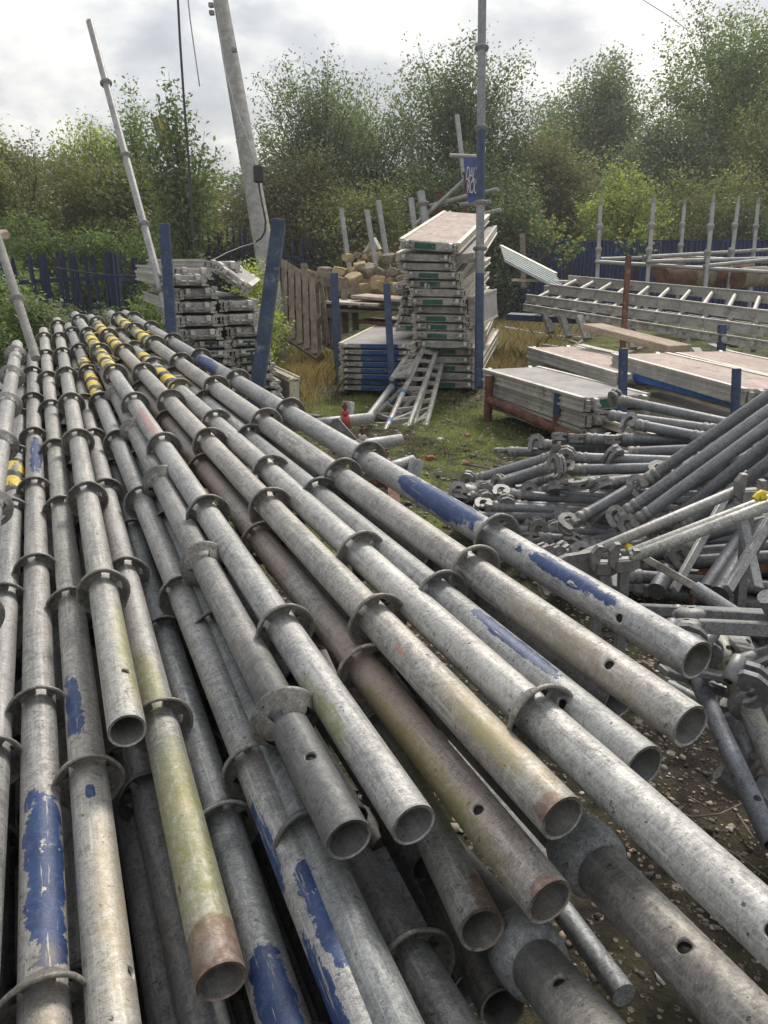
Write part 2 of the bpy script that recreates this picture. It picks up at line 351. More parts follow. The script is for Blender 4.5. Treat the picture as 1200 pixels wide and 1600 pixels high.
# ---------------- scaffold standards: the big pile ----------------
R=.0243; VL=4.22; CUPV=[.42+.5*k for k in range(8)]
def standard_mesh():
    N=40; hv=[.1022,.1061,.11,.1139,.1178]
    rows=[0,.004,.03,.06,.085]+hv+[.135]+[.2+.25*i for i in range(17)]
    rows=[r_ for r_ in rows if r_<VL]+[VL]
    v=[];uv=[];f=[];fu=[]
    for r_ in rows:
        for i in range(N):
            t=2*math.pi*i/N; v.append((R*math.sin(t),r_,R*math.cos(t)))
    h0=rows.index(hv[0])
    def U(i): return i/N
    for k in range(len(rows)-1):
        for i in range(N):
            ii=(i+2)%N
            if h0<=k<h0+4 and (ii<4 or (N//2<=ii<N//2+4)): continue
            f.append((k*N+i,k*N+(i+1)%N,(k+1)*N+(i+1)%N,(k+1)*N+i)); fu.append([(U(i),rows[k]),(U(i+1),rows[k]),(U(i+1),rows[k+1]),(U(i),rows[k+1])])
    for c0 in (0,N//2):
        ring=[(h0,c0-2+j) for j in range(4)]+[(h0+j,c0+2) for j in range(4)]+[(h0+4,c0+2-j) for j in range(4)]+[(h0+4-j,c0-2) for j in range(4)]
        cc=2*math.pi*c0/N; base=len(v); rr=.0066
        for j,(k,i) in enumerate(ring):
            du=(i-c0)*2*math.pi/N*R; dv=rows[k]-.11; a=math.atan2(dv,du)
            t=cc+rr*math.cos(a)/R; v.append((R*math.sin(t),.11+rr*math.sin(a),R*math.cos(t)))
        for j in range(16):
            ra=((h0+2)*N); k1,i1=ring[j]; k2,i2=ring[(j+1)%16]
            f.append((k1*N+i1%N,k2*N+i2%N,base+(j+1)%16,base+j)); fu.append([(c0/N,.11)]*4)
        # hole wall
        b2=len(v)
        for j in range(16):
            x,y,z=v[base+j]; s_=(R-.0034)/R; v.append((x*s_,y,z*s_))
        for j in range(16): f.append((base+j,base+(j+1)%16,b2+(j+1)%16,b2+j)); fu.append([(c0/N,.11)]*4)
    # end rims and inner sleeves
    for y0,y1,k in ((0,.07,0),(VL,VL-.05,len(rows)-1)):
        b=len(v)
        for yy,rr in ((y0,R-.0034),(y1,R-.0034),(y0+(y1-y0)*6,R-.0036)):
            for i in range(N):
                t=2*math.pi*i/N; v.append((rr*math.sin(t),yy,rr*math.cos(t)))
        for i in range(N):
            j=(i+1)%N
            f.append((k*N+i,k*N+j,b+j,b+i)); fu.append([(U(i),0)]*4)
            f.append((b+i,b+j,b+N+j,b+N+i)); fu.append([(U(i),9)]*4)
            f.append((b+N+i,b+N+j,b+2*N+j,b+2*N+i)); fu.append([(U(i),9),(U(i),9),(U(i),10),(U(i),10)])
    me=bpy.data.meshes.new('standard_tube'); me.from_pydata(v,[],f); me.polygons.foreach_set('use_smooth',[True]*len(f))
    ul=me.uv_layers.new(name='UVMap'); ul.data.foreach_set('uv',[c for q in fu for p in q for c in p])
    me.update(); return me
def cup_mesh(seed,flip=False):
    rr=random.Random(seed); n=32
    prof=[(.024,.0240),(.021,.028),(.014,.0335),(.005,.0405),(.0015,.0445),(-.0015,.0458),(-.0045,.0448),(-.0045,.0420),(.001,.0400),(.006,.0355),(.0095,.0325),(.0105,.0285),(.0105,.0240)]
    if flip: prof=[(-y,r) for y,r in prof]
    slots=[(s+rr.randint(0,3))%n for s in (2,10,18,26)]
    def skip(k,i):
        return (k in (0,1,10,11)) and any((i-s)%n<3 for s in slots)
    m=MB(); m.lathe(prof,n,skip=skip)
    # weld nibs and slight knocks
    m.v=[(x*(1+.012*math.sin(5*math.atan2(x,z)+seed)),y+.0012*math.sin(3*math.atan2(x,z)+seed*2),z*(1+.012*math.sin(4*math.atan2(x,z)+seed))) for x,y,z in m.v]
    return m.mesh('cup')
TUBE=standard_mesh(); CUPS=[cup_mesh(i) for i in range(3)]; CUPF=[cup_mesh(i,True) for i in range(3,5)]
M_cup=galv('galvanised_cup',tint=(.70,.68,.64)); M_cupdark=galv('shade_tinted_cup',tint=(.48,.48,.47))  # darker cup copy: lower layers' shade painted into its tint
TAPE=NM('hazard_tape'); _uv=TAPE.n('ShaderNodeUVMap'); _s=TAPE.n('ShaderNodeSeparateXYZ'); TAPE.put(_s.inputs[0],_uv.outputs[0])
_f=TAPE.math('FRACT',TAPE.math('ADD',TAPE.math('MULTIPLY',_s.outputs[1],7),TAPE.math('MULTIPLY',_s.outputs[0],1)))
_st=TAPE.math('LESS_THAN',_f,.60)
_n=TAPE.noise(TAPE.co('Object'),40,5,.7)
M_tape=TAPE.out(TAPE.mix(1,TAPE.mix(_st,(.05,.05,.05),(.80,.62,.10)),TAPE.ramp(_n,((.3,.6),(.7,1.15))),'MULTIPLY'),.45,0)
def tape_sleeve(L,seed):
    rr=random.Random(seed); n=28; m=max(6,int(L/.012)); vs=[];fs=[];fu=[]
    for k in range(m+1):
        for i in range(n):
            t=2*math.pi*i/n; r_=R+.0012+.0016*max(0,noise.noise(Vector((i*.6,k*.5,seed)))); vs.append((r_*math.sin(t),L*k/m,r_*math.cos(t)))
    for k in range(m):
        for i in range(n):
            q=noise.noise(Vector((math.cos(2*math.pi*i/n)*1.3,math.sin(2*math.pi*i/n)*1.3,k*.22+seed*7)))
            edge=min(k,m-1-k)/m
            if q<-.20-edge*.8+.1*rr.random(): continue
            fs.append((k*n+i,k*n+(i+1)%n,(k+1)*n+(i+1)%n,(k+1)*n+i)); u0,u1=i/n,(i+1)/n; a,b=L*k/m,L*(k+1)/m
            fu.append([(u0,a),(u1,a),(u1,b),(u0,b)])
    # loose torn tails
    for j in range(3):
        a0=rr.uniform(0,6.28); y0=rr.uniform(.1,.9)*L; w=.006+.006*rr.random(); p=[]
        b=len(vs)
        for s_ in range(4):
            r_=R+.002+.008*s_*rr.uniform(.5,1.3); t=a0+.25*s_; y=y0+.012*s_*rr.choice((-1,1))
            vs.append((r_*math.sin(t),y,r_*math.cos(t))); vs.append((r_*math.sin(t),y+w,r_*math.cos(t)))
        for s_ in range(3): fs.append((b+2*s_,b+2*s_+1,b+2*s_+3,b+2*s_+2)); fu.append([(.1,y0)]*4)
    me=bpy.data.meshes.new('hazard_tape'); me.from_pydata(vs,[],fs); me.polygons.foreach_set('use_smooth',[True]*len(fs))
    ul=me.uv_layers.new(name='UVMap'); ul.data.foreach_set('uv',[c for q in fu for p in q for c in p]); return me
PLACED=[]
def standard(A,D,label,col=(1,1,1),roll=0,mat=None,patches=None,tapes=(),flip=False,name='scaffold_standard',group='scaffold standards in the big foreground pile',k0=0,cupmat=None,s0=0):
    """A = world point of cup 0, D = half-metre step along it"""
    A=Vector(A);D=Vector(D).normalized()
    o=A-D*(CUPV[k0]-s0)
    N=(Vector((0,0,H))-A); M=frame(D,N)
    Mr=M@Matrix.Rotation(math.radians(roll),3,'Y')
    t=thing(name,label,'scaffold tube',o,group,Mr)
    m=mat
    if patches: m=galv('galvanised_steel_marked',[(p[0],p[1],p[2],p[3]-roll,p[4]) for p in patches])
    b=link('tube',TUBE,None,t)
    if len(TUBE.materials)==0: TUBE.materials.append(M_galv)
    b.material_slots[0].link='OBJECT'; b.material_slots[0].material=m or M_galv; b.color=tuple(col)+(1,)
    for k,cv in enumerate(CUPV):
        cm=random.choice(CUPF if flip else CUPS)
        c=link('cup',cm,None,t,(0,cv-s0,0),(0,random.uniform(0,6.28),0))
        if len(cm.materials)==0: cm.materials.append(M_cup)
        c.material_slots[0].link='OBJECT'; c.material_slots[0].material=cupmat or M_cup; s_=random.uniform(.85,1.08); c.color=(col[0]*s_,col[1]*s_,col[2]*s_,1)
    for j,(v0,v1) in enumerate(tapes):
        q=link('hazard_tape',tape_sleeve(v1-v0,len(PLACED)*3+j+1),M_tape,t,(0,v0,0)); q['label']='torn yellow and black hazard tape wrapped round the tube'
    PLACED.append((o,D,VL)); return t
def ax(a,d,k,dh=0): a=Vector(a); d=Vector(d); return (a.x+d.x*k,a.y+d.y*k,a.z+d.z*k-.25+dh),d
T=[
('T1',(-.327,.553,.715),(-.196,.459,.035),0,'grey tube with a long flaked blue patch, second from the left edge at the front',(1,.98,.96),180,[('blue',.44,.73,12,62),('blue',2.02,2.36,10,42),('yellow',.1,.5,0,60)],()),
('T2',(-.391,.856,.742),(-.196,.459,.037),0,'pale tube with a small blue smear above its last collar, leaving the bottom frame edge',(1.1,1.08,1.02),62,[('blue',.485,.645,-30,34),('yellow',.05,.35,30,60),('blue',.36,.385,0,14)],()),
('T3',(-.494,1.241,.844),(-.193,.46,.027),0,'short-reaching tube whose yellow-green end stops highest of the near left ends',(1.06,1.05,1.0),-62,[('green',.0,.38,-10,75),('yellow',.1,.4,20,60)],()),
('T4',(-.316,.939,.775),(-.193,.46,.030),0,'green mossy tube with a rusty open mouth near the bottom left',(.98,.97,.95),-66,[('green',.0,.37,0,140),('green',.38,.6,-10,60),('rust',-.03,.055,0,200),('yellow',.2,.24,10,30)],()),
('T5',(-.164,.832,.778),(-.204,.455,.036),0,'grey tube with ragged bright blue paint patches where it leaves the bottom edge',(.97,.97,.97),90,[('blue',.095,.24,28,44),('blue',-.02,.16,-62,34),('blue',.235,.36,-62,30)],((2.45,2.85),(2.92,3.2))),
('T6',(-.146,1.022,.879),(-.21,.453,.029),0,'tube with a faint red spray mark and a clean round open end at mid picture',(1.07,1.08,1.07),-78,[('red',1.42,1.80,10,32),('green',.12,.3,-40,40)],((2.44,2.86),(2.94,3.36))),
('T7',(-.009,.985,.912),(-.214,.451,.023),0,'buff tube ending in a rust-edged mouth with a green lichen patch',(1.06,1.03,.97),-80,[('green',.04,.19,5,34),('rust',-.02,.018,-5,40),('red',.30,.33,-10,12),('yellow',-.02,.25,25,70)],((2.95,3.34),(3.44,3.84))),
('T8',(.174,.737,.915),(-.212,.452,.017),0,'pale clean tube running out of the frame at the lower right corner',(1.16,1.16,1.14),0,None,((2.42,2.86),(2.98,3.2))),
('T9',(.136,1.071,.952),(-.221,.448,.020),0,'topmost grey tube with a dark pin hole close to its open end on the right',(1.02,1.0,.97),8,[('yellow',.0,.35,-20,60),('white',1.0,1.3,0,30)],((2.96,3.32),(3.44,3.82))),
('T10',(.186,1.189,.962),(-.222,.448,.018),0,'outermost right tube with long flaked blue patches and an algae-green mouth',(.99,1.0,1.02),-14,[('blue',.455,.745,12,62),('blue',.13,.33,22,30),('blue',2.1,2.4,-8,60),('white',.10,.22,-20,30),('green',8,10,0,200)],()),
('T11',(.084,1.036,.926),(-.213,.452,.015),0,'dull grey tube ending low right with a blue patch along its right side',(.86,.88,.88),-12,[('blue',.15,.33,46,26),('yellow',1.9,2.1,0,60),('yellow',2.4,3.2,0,70)],()),
('T12',(-.024,.939,.858),(-.21,.453,.0225),0,'brown-tinged tube with a big black pin hole and green lichen on its left side',(.94,.88,.83),4,[('green',.02,.42,-45,60),('rust',-.02,.010,10,40),('brown',.45,4.5,0,300)],()),
('T13',(-.124,.837,.851),(-.201,.457,.0225),0,'dark grey tube with collars facing backwards, its wide mouth low in the middle',(.74,.74,.73),12,[('dark',-.1,.4,0,120)],(),),
('T14',(-.198,.781,.728),(-.195,.46,.027),0,'dark stained tube with pale flakes and a blue patch at the bottom edge',(.72,.76,.78),70,[('blue',.08,.22,5,50),('white',.50,.62,-45,18)],()),
('T15',(-.733,1.355,.769),(-.193,.46,.027),2,'tube with worn hazard tape in the gap near the left frame edge',(.90,.90,.90),0,None,((2.05,2.34),)),
('T0',(-.826,1.532,.905),(-.193,.461,.025),3,'leftmost raised tube with collars facing away, cut by the left frame edge',(1.0,1.0,1.0),0,None,()),
]
for nm,A,D,k0,lab,col,roll,pt,tp in T:
    a,d=ax(A,D,0)
    o=standard(a,d,lab,col,roll,None,pt,tp,flip=nm in('T13','T0'),k0=k0,s0=.2 if nm=='T13' else 0)
# tubes lying in the second layer
a,d=ax((.136,1.071,.952),(-.221,.448,.020),.10,-.050); 
standard((a[0]-.012,a[1]+.08,a[2]),d,'tube with a blue band tucked directly under the topmost right tube',(.80,.80,.80),-30,None,[('blue',.14,.42,-15,80)])
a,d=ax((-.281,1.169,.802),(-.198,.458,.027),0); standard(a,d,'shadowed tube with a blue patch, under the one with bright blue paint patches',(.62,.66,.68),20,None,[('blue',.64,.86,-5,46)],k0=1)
def by_ends(p0,z0,p1,z1): 
    a=P(*p0,z0); b=P(*p1,z1); return a,(b-a)
def loose(p0,z0,p1,z1,lab,col,roll=0,patches=None,k=0,**kw):
    """near open end at pixel p0, passing pixel p1"""
    a=P(*p0,z0);b=P(*p1,z1);d=(b-a).normalized()
    return standard(a+d*CUPV[0],d,lab,col,roll,None,patches,**kw)
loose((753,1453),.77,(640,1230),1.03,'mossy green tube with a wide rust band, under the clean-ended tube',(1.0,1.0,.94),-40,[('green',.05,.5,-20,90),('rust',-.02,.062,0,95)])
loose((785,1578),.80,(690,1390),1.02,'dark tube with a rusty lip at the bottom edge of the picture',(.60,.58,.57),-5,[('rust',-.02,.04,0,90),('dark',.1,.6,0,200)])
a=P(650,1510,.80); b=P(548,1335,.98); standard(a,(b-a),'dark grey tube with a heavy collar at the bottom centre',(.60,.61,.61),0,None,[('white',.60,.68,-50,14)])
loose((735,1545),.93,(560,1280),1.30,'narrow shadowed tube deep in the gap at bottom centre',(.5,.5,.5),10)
# far-left tubes
# filler layers, only where free
def seg_d(o1,d1,l1,o2,d2,l2):
    best=9
    for t in (0,.1,.25,.4,.55,.7,.85,1):
        p=o1+d1*l1*t; s_=max(0,min(l2,(p-o2).dot(d2))); best=min(best,(p-o2-d2*s_).length)
    return best
fr=random.Random(5); cnt=0
order=['first','second','third','fourth','fifth','sixth','seventh','eighth','ninth','tenth','eleventh','twelfth','thirteenth','fourteenth','fifteenth','sixteenth','seventeenth','eighteenth','nineteenth','twentieth']
layn={}
words=['darkest','shadowed','dusty','stained','dull','sooty','smeared','mottled']
for lay in range(1,9):
    for ix in range(26):
        x=-1.30+ix*.060+fr.uniform(-.008,.008)+(lay%2)*.03
        zt=.70+.30*(x-.17)-.03
        z=zt-.049*lay+fr.uniform(-.004,.004)
        if z<.045 or x>.13-.012*lay: continue
        D=Vector((-.207-.018*(x+.2)+fr.uniform(-.004,.004),.455,.024+fr.uniform(-.003,.003))).normalized()
        st=fr.uniform(-.98,-.55) if x<-.16 else fr.uniform(-.25,.12)
        o=Vector((x,1.0,z))+D*st
        if min(seg_d(o,D,VL,*p) for p in PLACED)<.0485: continue
        c=fr.uniform(.42,.70); cnt+=1  # filler tubes tinted darker: shade of the gaps put into their colour
        layn[lay]=layn.get(lay,0)+1
        standard(o+D*CUPV[0],D,f'shade-tinted tube below the top tubes, {order[layn[lay]-1]} from left in {order[lay-1]} layer down',(c,c,c*1.02),fr.uniform(0,360),None,None,cupmat=M_cupdark)
print('filler',cnt)
# thick spigot tubes at the bottom right
def spigot_tube(p0,z0,p1,z1,L,r,lab,hole):
    a=P(*p0,z0);b=P(*p1,z1);d=(b-a).normalized();N=Vector((0,0,H))-a;M=frame(d,N)
    t=thing('spigot_tube',lab,'scaffold tube',a,'thick spigot tubes at the bottom right of the pile',M)
    m=MB(); rr=r
    n=40; prof=[(.0,rr*.86),(.0,rr),(.10,rr),(.2,rr*1.01),(L-.10,rr),(L-.05,rr*.94),(L-.035,rr*.86),(L,rr*.80),(L+1.6,rr*.80)]
    h0=hole
    m.lathe(prof,n)
    o=link('tube',TUBE,galv('spigot_steel',[('dark',L-.12,L+.2,0,200)],tint=(.80,.77,.73)),t); o.scale=(rr/R,hole/.11,rr/R); o.rotation_euler=(0,.25,0)
    m=MB(); m.lathe([(L-.034,rr*.9),(L-.034,rr*1.15),(L-.028,rr*1.38),(L-.012,rr*1.45),(.006+L,rr*1.42),(.018+L,rr*1.25),(L+.028,rr*.85)],36)
    m.v=[(x*(1+.05*math.sin(2*math.atan2(x,z)+1)),y,z*(1+.04*math.sin(3*math.atan2(x,z)))) for x,y,z in m.v]
    m.build('collar',M_galvdark,t)
    PLACED.append((a,d,L+1.6))
M_hole=flat('dark_hole_shadow_plug',(.006,.006,.006),.9)
spigot_tube((1255,1690),.575,(905,1325),.84,.285,.0278,'thick brown-grey tube with a large round hole and a bulging collar at the bottom right',.116)
spigot_tube((985,1690),.60,(815,1480),.80,.20,.0275,'dark thick tube with a bulging collar beside the rusty mouths at the bottom edge',.10)
# stillage frame that carries the pile
st=thing('pipe_stillage','low rusty pipe stillage carrying the big tube pile','pipe rack',(-.8,2.2,0))
def spart(nm,mb,m): 
    o=mb.build(nm,m,st); o.location=-Vector((-.8,2.2,0)); return o
for y in (1.75,3.9):
    spart('cross_beam',MB().beam((-2.3,y,.035),(.15,y,.035),.05,.05,bev=.004),M_rust)
for x in (-2.0,-.9,.05):
    spart('runner',MB().beam((x,1.3,.012),(x,4.4,.012),.06,.02),M_rust)
# ---------------- foliage ----------------
def leafmat(name,cols,rough=.6,big=.7):
    q=NM(name); g=q.n('ShaderNodeNewGeometry'); v=q.co('Object')
    col=q.ramp(g.outputs['Random Per Island'],[(i/(len(cols)-1)*.9+.05,c) for i,c in enumerate(cols)])
    col=q.mix(1,col,q.ramp(q.noise(v,big,3,.6),((.3,1.25),(.7,2.45))),'MULTIPLY')
    q.out(col,rough,0,.3)
    tr=q.n('ShaderNodeBsdfTranslucent'); q.put(tr.inputs[0],q.mix(1,col,(1.35,1.7,.7),'MULTIPLY'))
    ms=q.n('ShaderNodeMixShader'); ms.inputs[0].default_value=.30
    q.t.links.new(q.b.outputs[0],ms.inputs[1]); q.t.links.new(tr.outputs[0],ms.inputs[2])
    q.t.links.new(ms.outputs[0],q.t.nodes['Material Output'].inputs['Surface']); return q.m
L_dark=leafmat('dark_green_leaves',[(0.055, 0.068, 0.041), (0.073, 0.093, 0.05), (0.091, 0.111, 0.056), (0.116, 0.129, 0.066)])
L_mid=leafmat('mid_green_leaves',[(0.065, 0.086, 0.041), (0.091, 0.119, 0.052), (0.123, 0.151, 0.063), (0.159, 0.176, 0.077)])
L_yel=leafmat('yellow_green_leaves',[(.11,.13,.045),(.165,.185,.06),(.225,.235,.08),(.30,.28,.105)])
L_brown=leafmat('autumn_brown_leaves',[(0.069, 0.062, 0.041), (0.101, 0.088, 0.056), (0.123, 0.115, 0.063), (0.152, 0.133, 0.084)])
L_olive=leafmat('olive_leaves',[(0.073, 0.079, 0.041), (0.101, 0.104, 0.052), (0.13, 0.129, 0.063), (0.173, 0.151, 0.07)])
L_grey=leafmat('grey_green_leaves',[(0.065, 0.079, 0.052), (0.091, 0.104, 0.066), (0.116, 0.133, 0.084), (0.145, 0.155, 0.099)])
M_bark=worn('bark',(.05,.042,.035),(.11,.095,.08),(.03,.025,.02),sc=5,fine=40,rough=.95,stretch=(3,3,.4),bump=.7,bd=.01)
def leaves_mesh(name,C,size,g,jit=.5,flat=.35):
    """C (n,3) leaf centres -> one mesh of folded diamond leaves"""
    n=len(C); 
    nrm=g.normal(size=(n,3)); nrm[:,2]=np.abs(nrm[:,2])+flat; nrm/=np.linalg.norm(nrm,axis=1)[:,None]
    a=g.normal(size=(n,3)); a-=(a*nrm).sum(1)[:,None]*nrm; a/=np.linalg.norm(a,axis=1)[:,None]+1e-9
    b=np.cross(nrm,a); s=size*(1+jit*g.uniform(-1,1,n))[:,None]
    V=np.stack([C-a*s*.5,C+b*s*.26+nrm*s*.06,C+a*s*.5-nrm*s*.08,C-b*s*.26+nrm*s*.06],1).reshape(-1,3)
    me=bpy.data.meshes.new(name); me.vertices.add(4*n); me.vertices.foreach_set('co',V.ravel())
    me.loops.add(4*n); me.loops.foreach_set('vertex_index',np.arange(4*n)); me.polygons.add(n)
    me.polygons.foreach_set('loop_start',np.arange(0,4*n,4)); me.polygons.foreach_set('loop_total',np.full(n,4)); me.update(calc_edges=True); return me
def tree(name,label,cat,base,blobs,nb,nl,leaf,mat,trunk_r=.12,spread=.28,seed=0,group=None,top=None,trunk=True,stiff=.35):
    """blobs: (centre xyz rel. to base, radii, weight). limbs run from the trunk to points in the blobs; leaves cluster along them"""
    g=np.random.default_rng(seed+100); base=Vector(base)
    t=thing(name,label,cat,base,group)
    W=np.array([b[2] for b in blobs],float);W/=W.sum()
    tb=MB(); H_=max(b[0][2] for b in blobs); lean=Vector((g.uniform(-.1,.1),g.uniform(-.1,.1),0))
    mid=np.average([b[0] for b in blobs],axis=0,weights=W)
    pts=[Vector((0,0,-.3))]; 
    for k in range(1,6): f=k/5; pts.append(Vector((mid[0]*f*.8+g.uniform(-.1,.1),mid[1]*f*.8+g.uniform(-.1,.1),H_*f*.85)))
    tb.path(pts,trunk_r,7,trunk_r*.3)
    Cs=[]
    for i in range(nb):
        c,rad,_=blobs[g.choice(len(blobs),p=W)]
        d=g.normal(size=3); d/=np.linalg.norm(d); d*=g.uniform(.35,1.12)**.6
        e=Vector(c)+Vector((d[0]*rad[0],d[1]*rad[1],d[2]*rad[2]))
        f=g.uniform(.15,.85)*min(1,max(.2,e.z/H_)); k=f*5; k0=min(4,int(k)); st_=pts[k0].lerp(pts[k0+1],k-k0)
        m_=st_.lerp(e,.5)+Vector((0,0,stiff*(e-st_).length*g.uniform(.0,.6)))
        q=[]
        for s_ in np.linspace(0,1,7):
            q.append(st_*(1-s_)**2+m_*2*s_*(1-s_)+e*s_*s_)
        tb.path(q,trunk_r*.13*g.uniform(.5,1.2),3,.003)
        n=int(nl*2.1*g.uniform(.5,1.5)); s_=g.uniform(.25,1.0,n)**.75
        Q=np.array([list(x) for x in q]); ii=np.clip(s_*6,0,5.999); i0=ii.astype(int); fr_=(ii-i0)[:,None]
        Cc=Q[i0]*(1-fr_)+Q[i0+1]*fr_
        Cs.append(Cc+np.clip(g.normal(size=(n,3)),-1.25,1.25)*(1.15-.45*s_[:,None])*spread*1.15*np.array([1,1,.7])*(g.uniform(.3,1.2,n)[:,None]))
    C=np.concatenate(Cs); 
    if trunk: tb.build('trunk',M_bark,t)
    link('crown',leaves_mesh('crown',C,leaf*.66,g),mat,t)
    return t
def treeat(px,ytop,z,wpx,kindn,label,mat,name='tree',cat='tree',nb=120,nl=110,leaf=.12,seed=0,ybot=None,group=None,shape='round',dep=None,trunk_r=.14,spread=None,**kw):
    X=(px-600)/1200*z
    b=P(px,470,z); gx,gy=b.x,b.y; gz=hgt(gx,gy)-.05
    top=P(px,ytop,z).z; hgt_=top-gz; w_=wpx/1200*z/2*1.08; dep=dep or w_*.9
    low=0.25 if ybot is None else max(0,(P(px,ybot,z).z-gz)/hgt_)
    if shape=='round': bl=[((0,0,hgt_*(1+low)/2),(w_*.92,dep,hgt_*(1-low)/2),3),((w_*.4,0,hgt_*.62),(w_*.55,dep*.6,hgt_*.25),1),((-w_*.45,.1,hgt_*.52),(w_*.5,dep*.6,hgt_*.25),1),((0,0,hgt_*.84),(w_*.5,dep*.6,hgt_*.15),1)]
    elif shape=='airy': bl=[((0,0,hgt_*.55),(w_*.9,dep,hgt_*.30),2),((w_*.45,0,hgt_*.75),(w_*.5,dep*.7,hgt_*.22),1.4),((-w_*.5,0,hgt_*.76),(w_*.45,dep*.7,hgt_*.22),1.4),((0,0,hgt_*.86),(w_*.35,dep*.6,hgt_*.16),1)]
    elif shape=='spire': bl=[((0,0,hgt_*.40),(w_*.95,dep,hgt_*.35),3),((0,0,hgt_*.68),(w_*.6,dep*.7,hgt_*.22),1.5),((0,0,hgt_*.88),(w_*.28,dep*.4,hgt_*.13),.6)]
    elif shape=='bush': bl=[((0,0,hgt_*.42),(w_,dep,hgt_*.45),3),((w_*.4,0,hgt_*.7),(w_*.4,dep*.5,hgt_*.3),1),((-w_*.4,0,hgt_*.65),(w_*.4,dep*.5,hgt_*.3),1)]
    return tree(name,label,cat,(gx,gy,gz),bl,nb,nl,leaf,mat,trunk_r,spread or w_*.13,seed,group,**kw)
GR='trees and tall bushes beyond the yard fences'
# right hand woodland
treeat(1120,20,25,250,'',"tallest tree, airy green crown rising at the top right corner",L_mid,nb=200,nl=125,leaf=.15,seed=1,ybot=330,shape='airy',group=GR,spread=.42)
treeat(1205,95,21,190,'',"olive brown tree at the right edge in front of the tallest tree",L_olive,nb=180,nl=125,leaf=.13,seed=2,group=GR,shape='round',spread=.42,ybot=420)
treeat(1020,185,23,200,'',"rounded green tree left of the tallest tree",L_grey,nb=180,nl=125,leaf=.14,seed=3,group=GR,shape='round',spread=.42,ybot=400)
treeat(915,100,27,175,'',"green tree with a ragged pointed crown in the middle of the right wood",L_grey,nb=200,nl=125,leaf=.15,seed=4,group=GR,shape='round',spread=.42,ybot=330)
treeat(1085,255,19,220,'',"brownish green bushy tree in front of the right wood",L_olive,nb=150,nl=110,leaf=.11,seed=5,group=GR,shape='bush',spread=.38,ybot=430)
treeat(958,258,18.0,190,'',"bright yellow-green bush in front of the dark wood by the blue sheet fence",L_yel,name='bush',cat='bush',nb=100,nl=110,leaf=.10,seed=6,group=GR,shape='spire',spread=.25,ybot=400)
treeat(855,150,30,130,'',"dark distant tree between the mast and the pointed green crown",L_dark,nb=110,nl=110,leaf=.17,seed=7,group=GR,shape='round',spread=.45,ybot=380)
treeat(830,205,20,200,'',"brown-tinged thorn tree right of the tall post",L_brown,nb=200,nl=125,leaf=.11,seed=8,group=GR,shape='round',spread=.42,ybot=420)
treeat(905,270,21,150,'',"dark green bush behind the blue sheet fence",L_dark,nb=110,nl=110,leaf=.13,seed=9,group=GR,shape='bush',spread=.42,ybot=440)
treeat(1190,300,18,150,'',"dark bush low at the right edge behind the standing scaffold tubes",L_dark,nb=100,nl=110,leaf=.12,seed=10,group=GR,shape='bush',spread=.35,ybot=450)
# middle
treeat(720,85,19,230,'',"tall airy dark tree behind the tall blue-banded post",L_dark,nb=170,nl=95,leaf=.11,seed=11,group=GR,shape='airy',spread=.36,ybot=400)
treeat(690,225,17,210,'',"dense dark bush under the airy dark tree",L_dark,nb=140,nl=120,leaf=.11,seed=12,group=GR,shape='bush',spread=.36,ybot=440,name='bush',cat='bush')
treeat(770,260,16.5,150,'',"dull green bush directly behind the tall post",L_grey,nb=110,nl=110,leaf=.10,seed=13,group=GR,shape='bush',spread=.33,ybot=440,name='bush',cat='bush')
treeat(510,112,17,215,'',"spreading tree with feathery top right of the timber pole",L_grey,nb=170,nl=80,leaf=.095,seed=14,group=GR,shape='airy',spread=.32,ybot=390)
treeat(585,135,18,170,'',"thin see-through tree between the pole and the tall post",L_grey,nb=110,nl=60,leaf=.09,seed=15,group=GR,shape='airy',spread=.34,ybot=400)
treeat(455,232,15.5,170,'',"brown and green bush directly right of the timber pole",L_brown,nb=140,nl=120,leaf=.09,seed=16,group=GR,shape='bush',spread=.32,ybot=440,name='bush',cat='bush')
treeat(560,275,15,190,'',"yellowing olive bush behind the stone heap",L_olive,nb=140,nl=120,leaf=.09,seed=17,group=GR,shape='bush',spread=.32,ybot=440,name='bush',cat='bush')
# left
treeat(300,105,12.5,115,'',"dark sapling with big leaves standing left of the timber pole",L_dark,nb=46,nl=42,leaf=.12,seed=18,group=GR,shape='airy',spread=.17,ybot=330,trunk_r=.05)
treeat(232,132,15,100,'',"slim green tree left of the sapling",L_mid,nb=80,nl=60,leaf=.10,seed=19,group=GR,shape='spire',spread=.25,ybot=300,trunk_r=.08)
treeat(165,185,15.5,110,'',"pale green bushy tree behind the leaning tube",L_yel,nb=80,nl=70,leaf=.10,seed=20,group=GR,shape='round',spread=.27,ybot=300,trunk_r=.08)
treeat(75,185,12.5,90,'',"dark brown twiggy shrub on the left skyline",L_brown,nb=60,nl=50,leaf=.08,seed=21,group=GR,shape='spire',spread=.2,ybot=300,trunk_r=.05)
treeat(-5,168,15,80,'',"yellow-green tree at the left frame edge",L_yel,nb=60,nl=70,leaf=.10,seed=22,group=GR,shape='round',spread=.27,ybot=300)
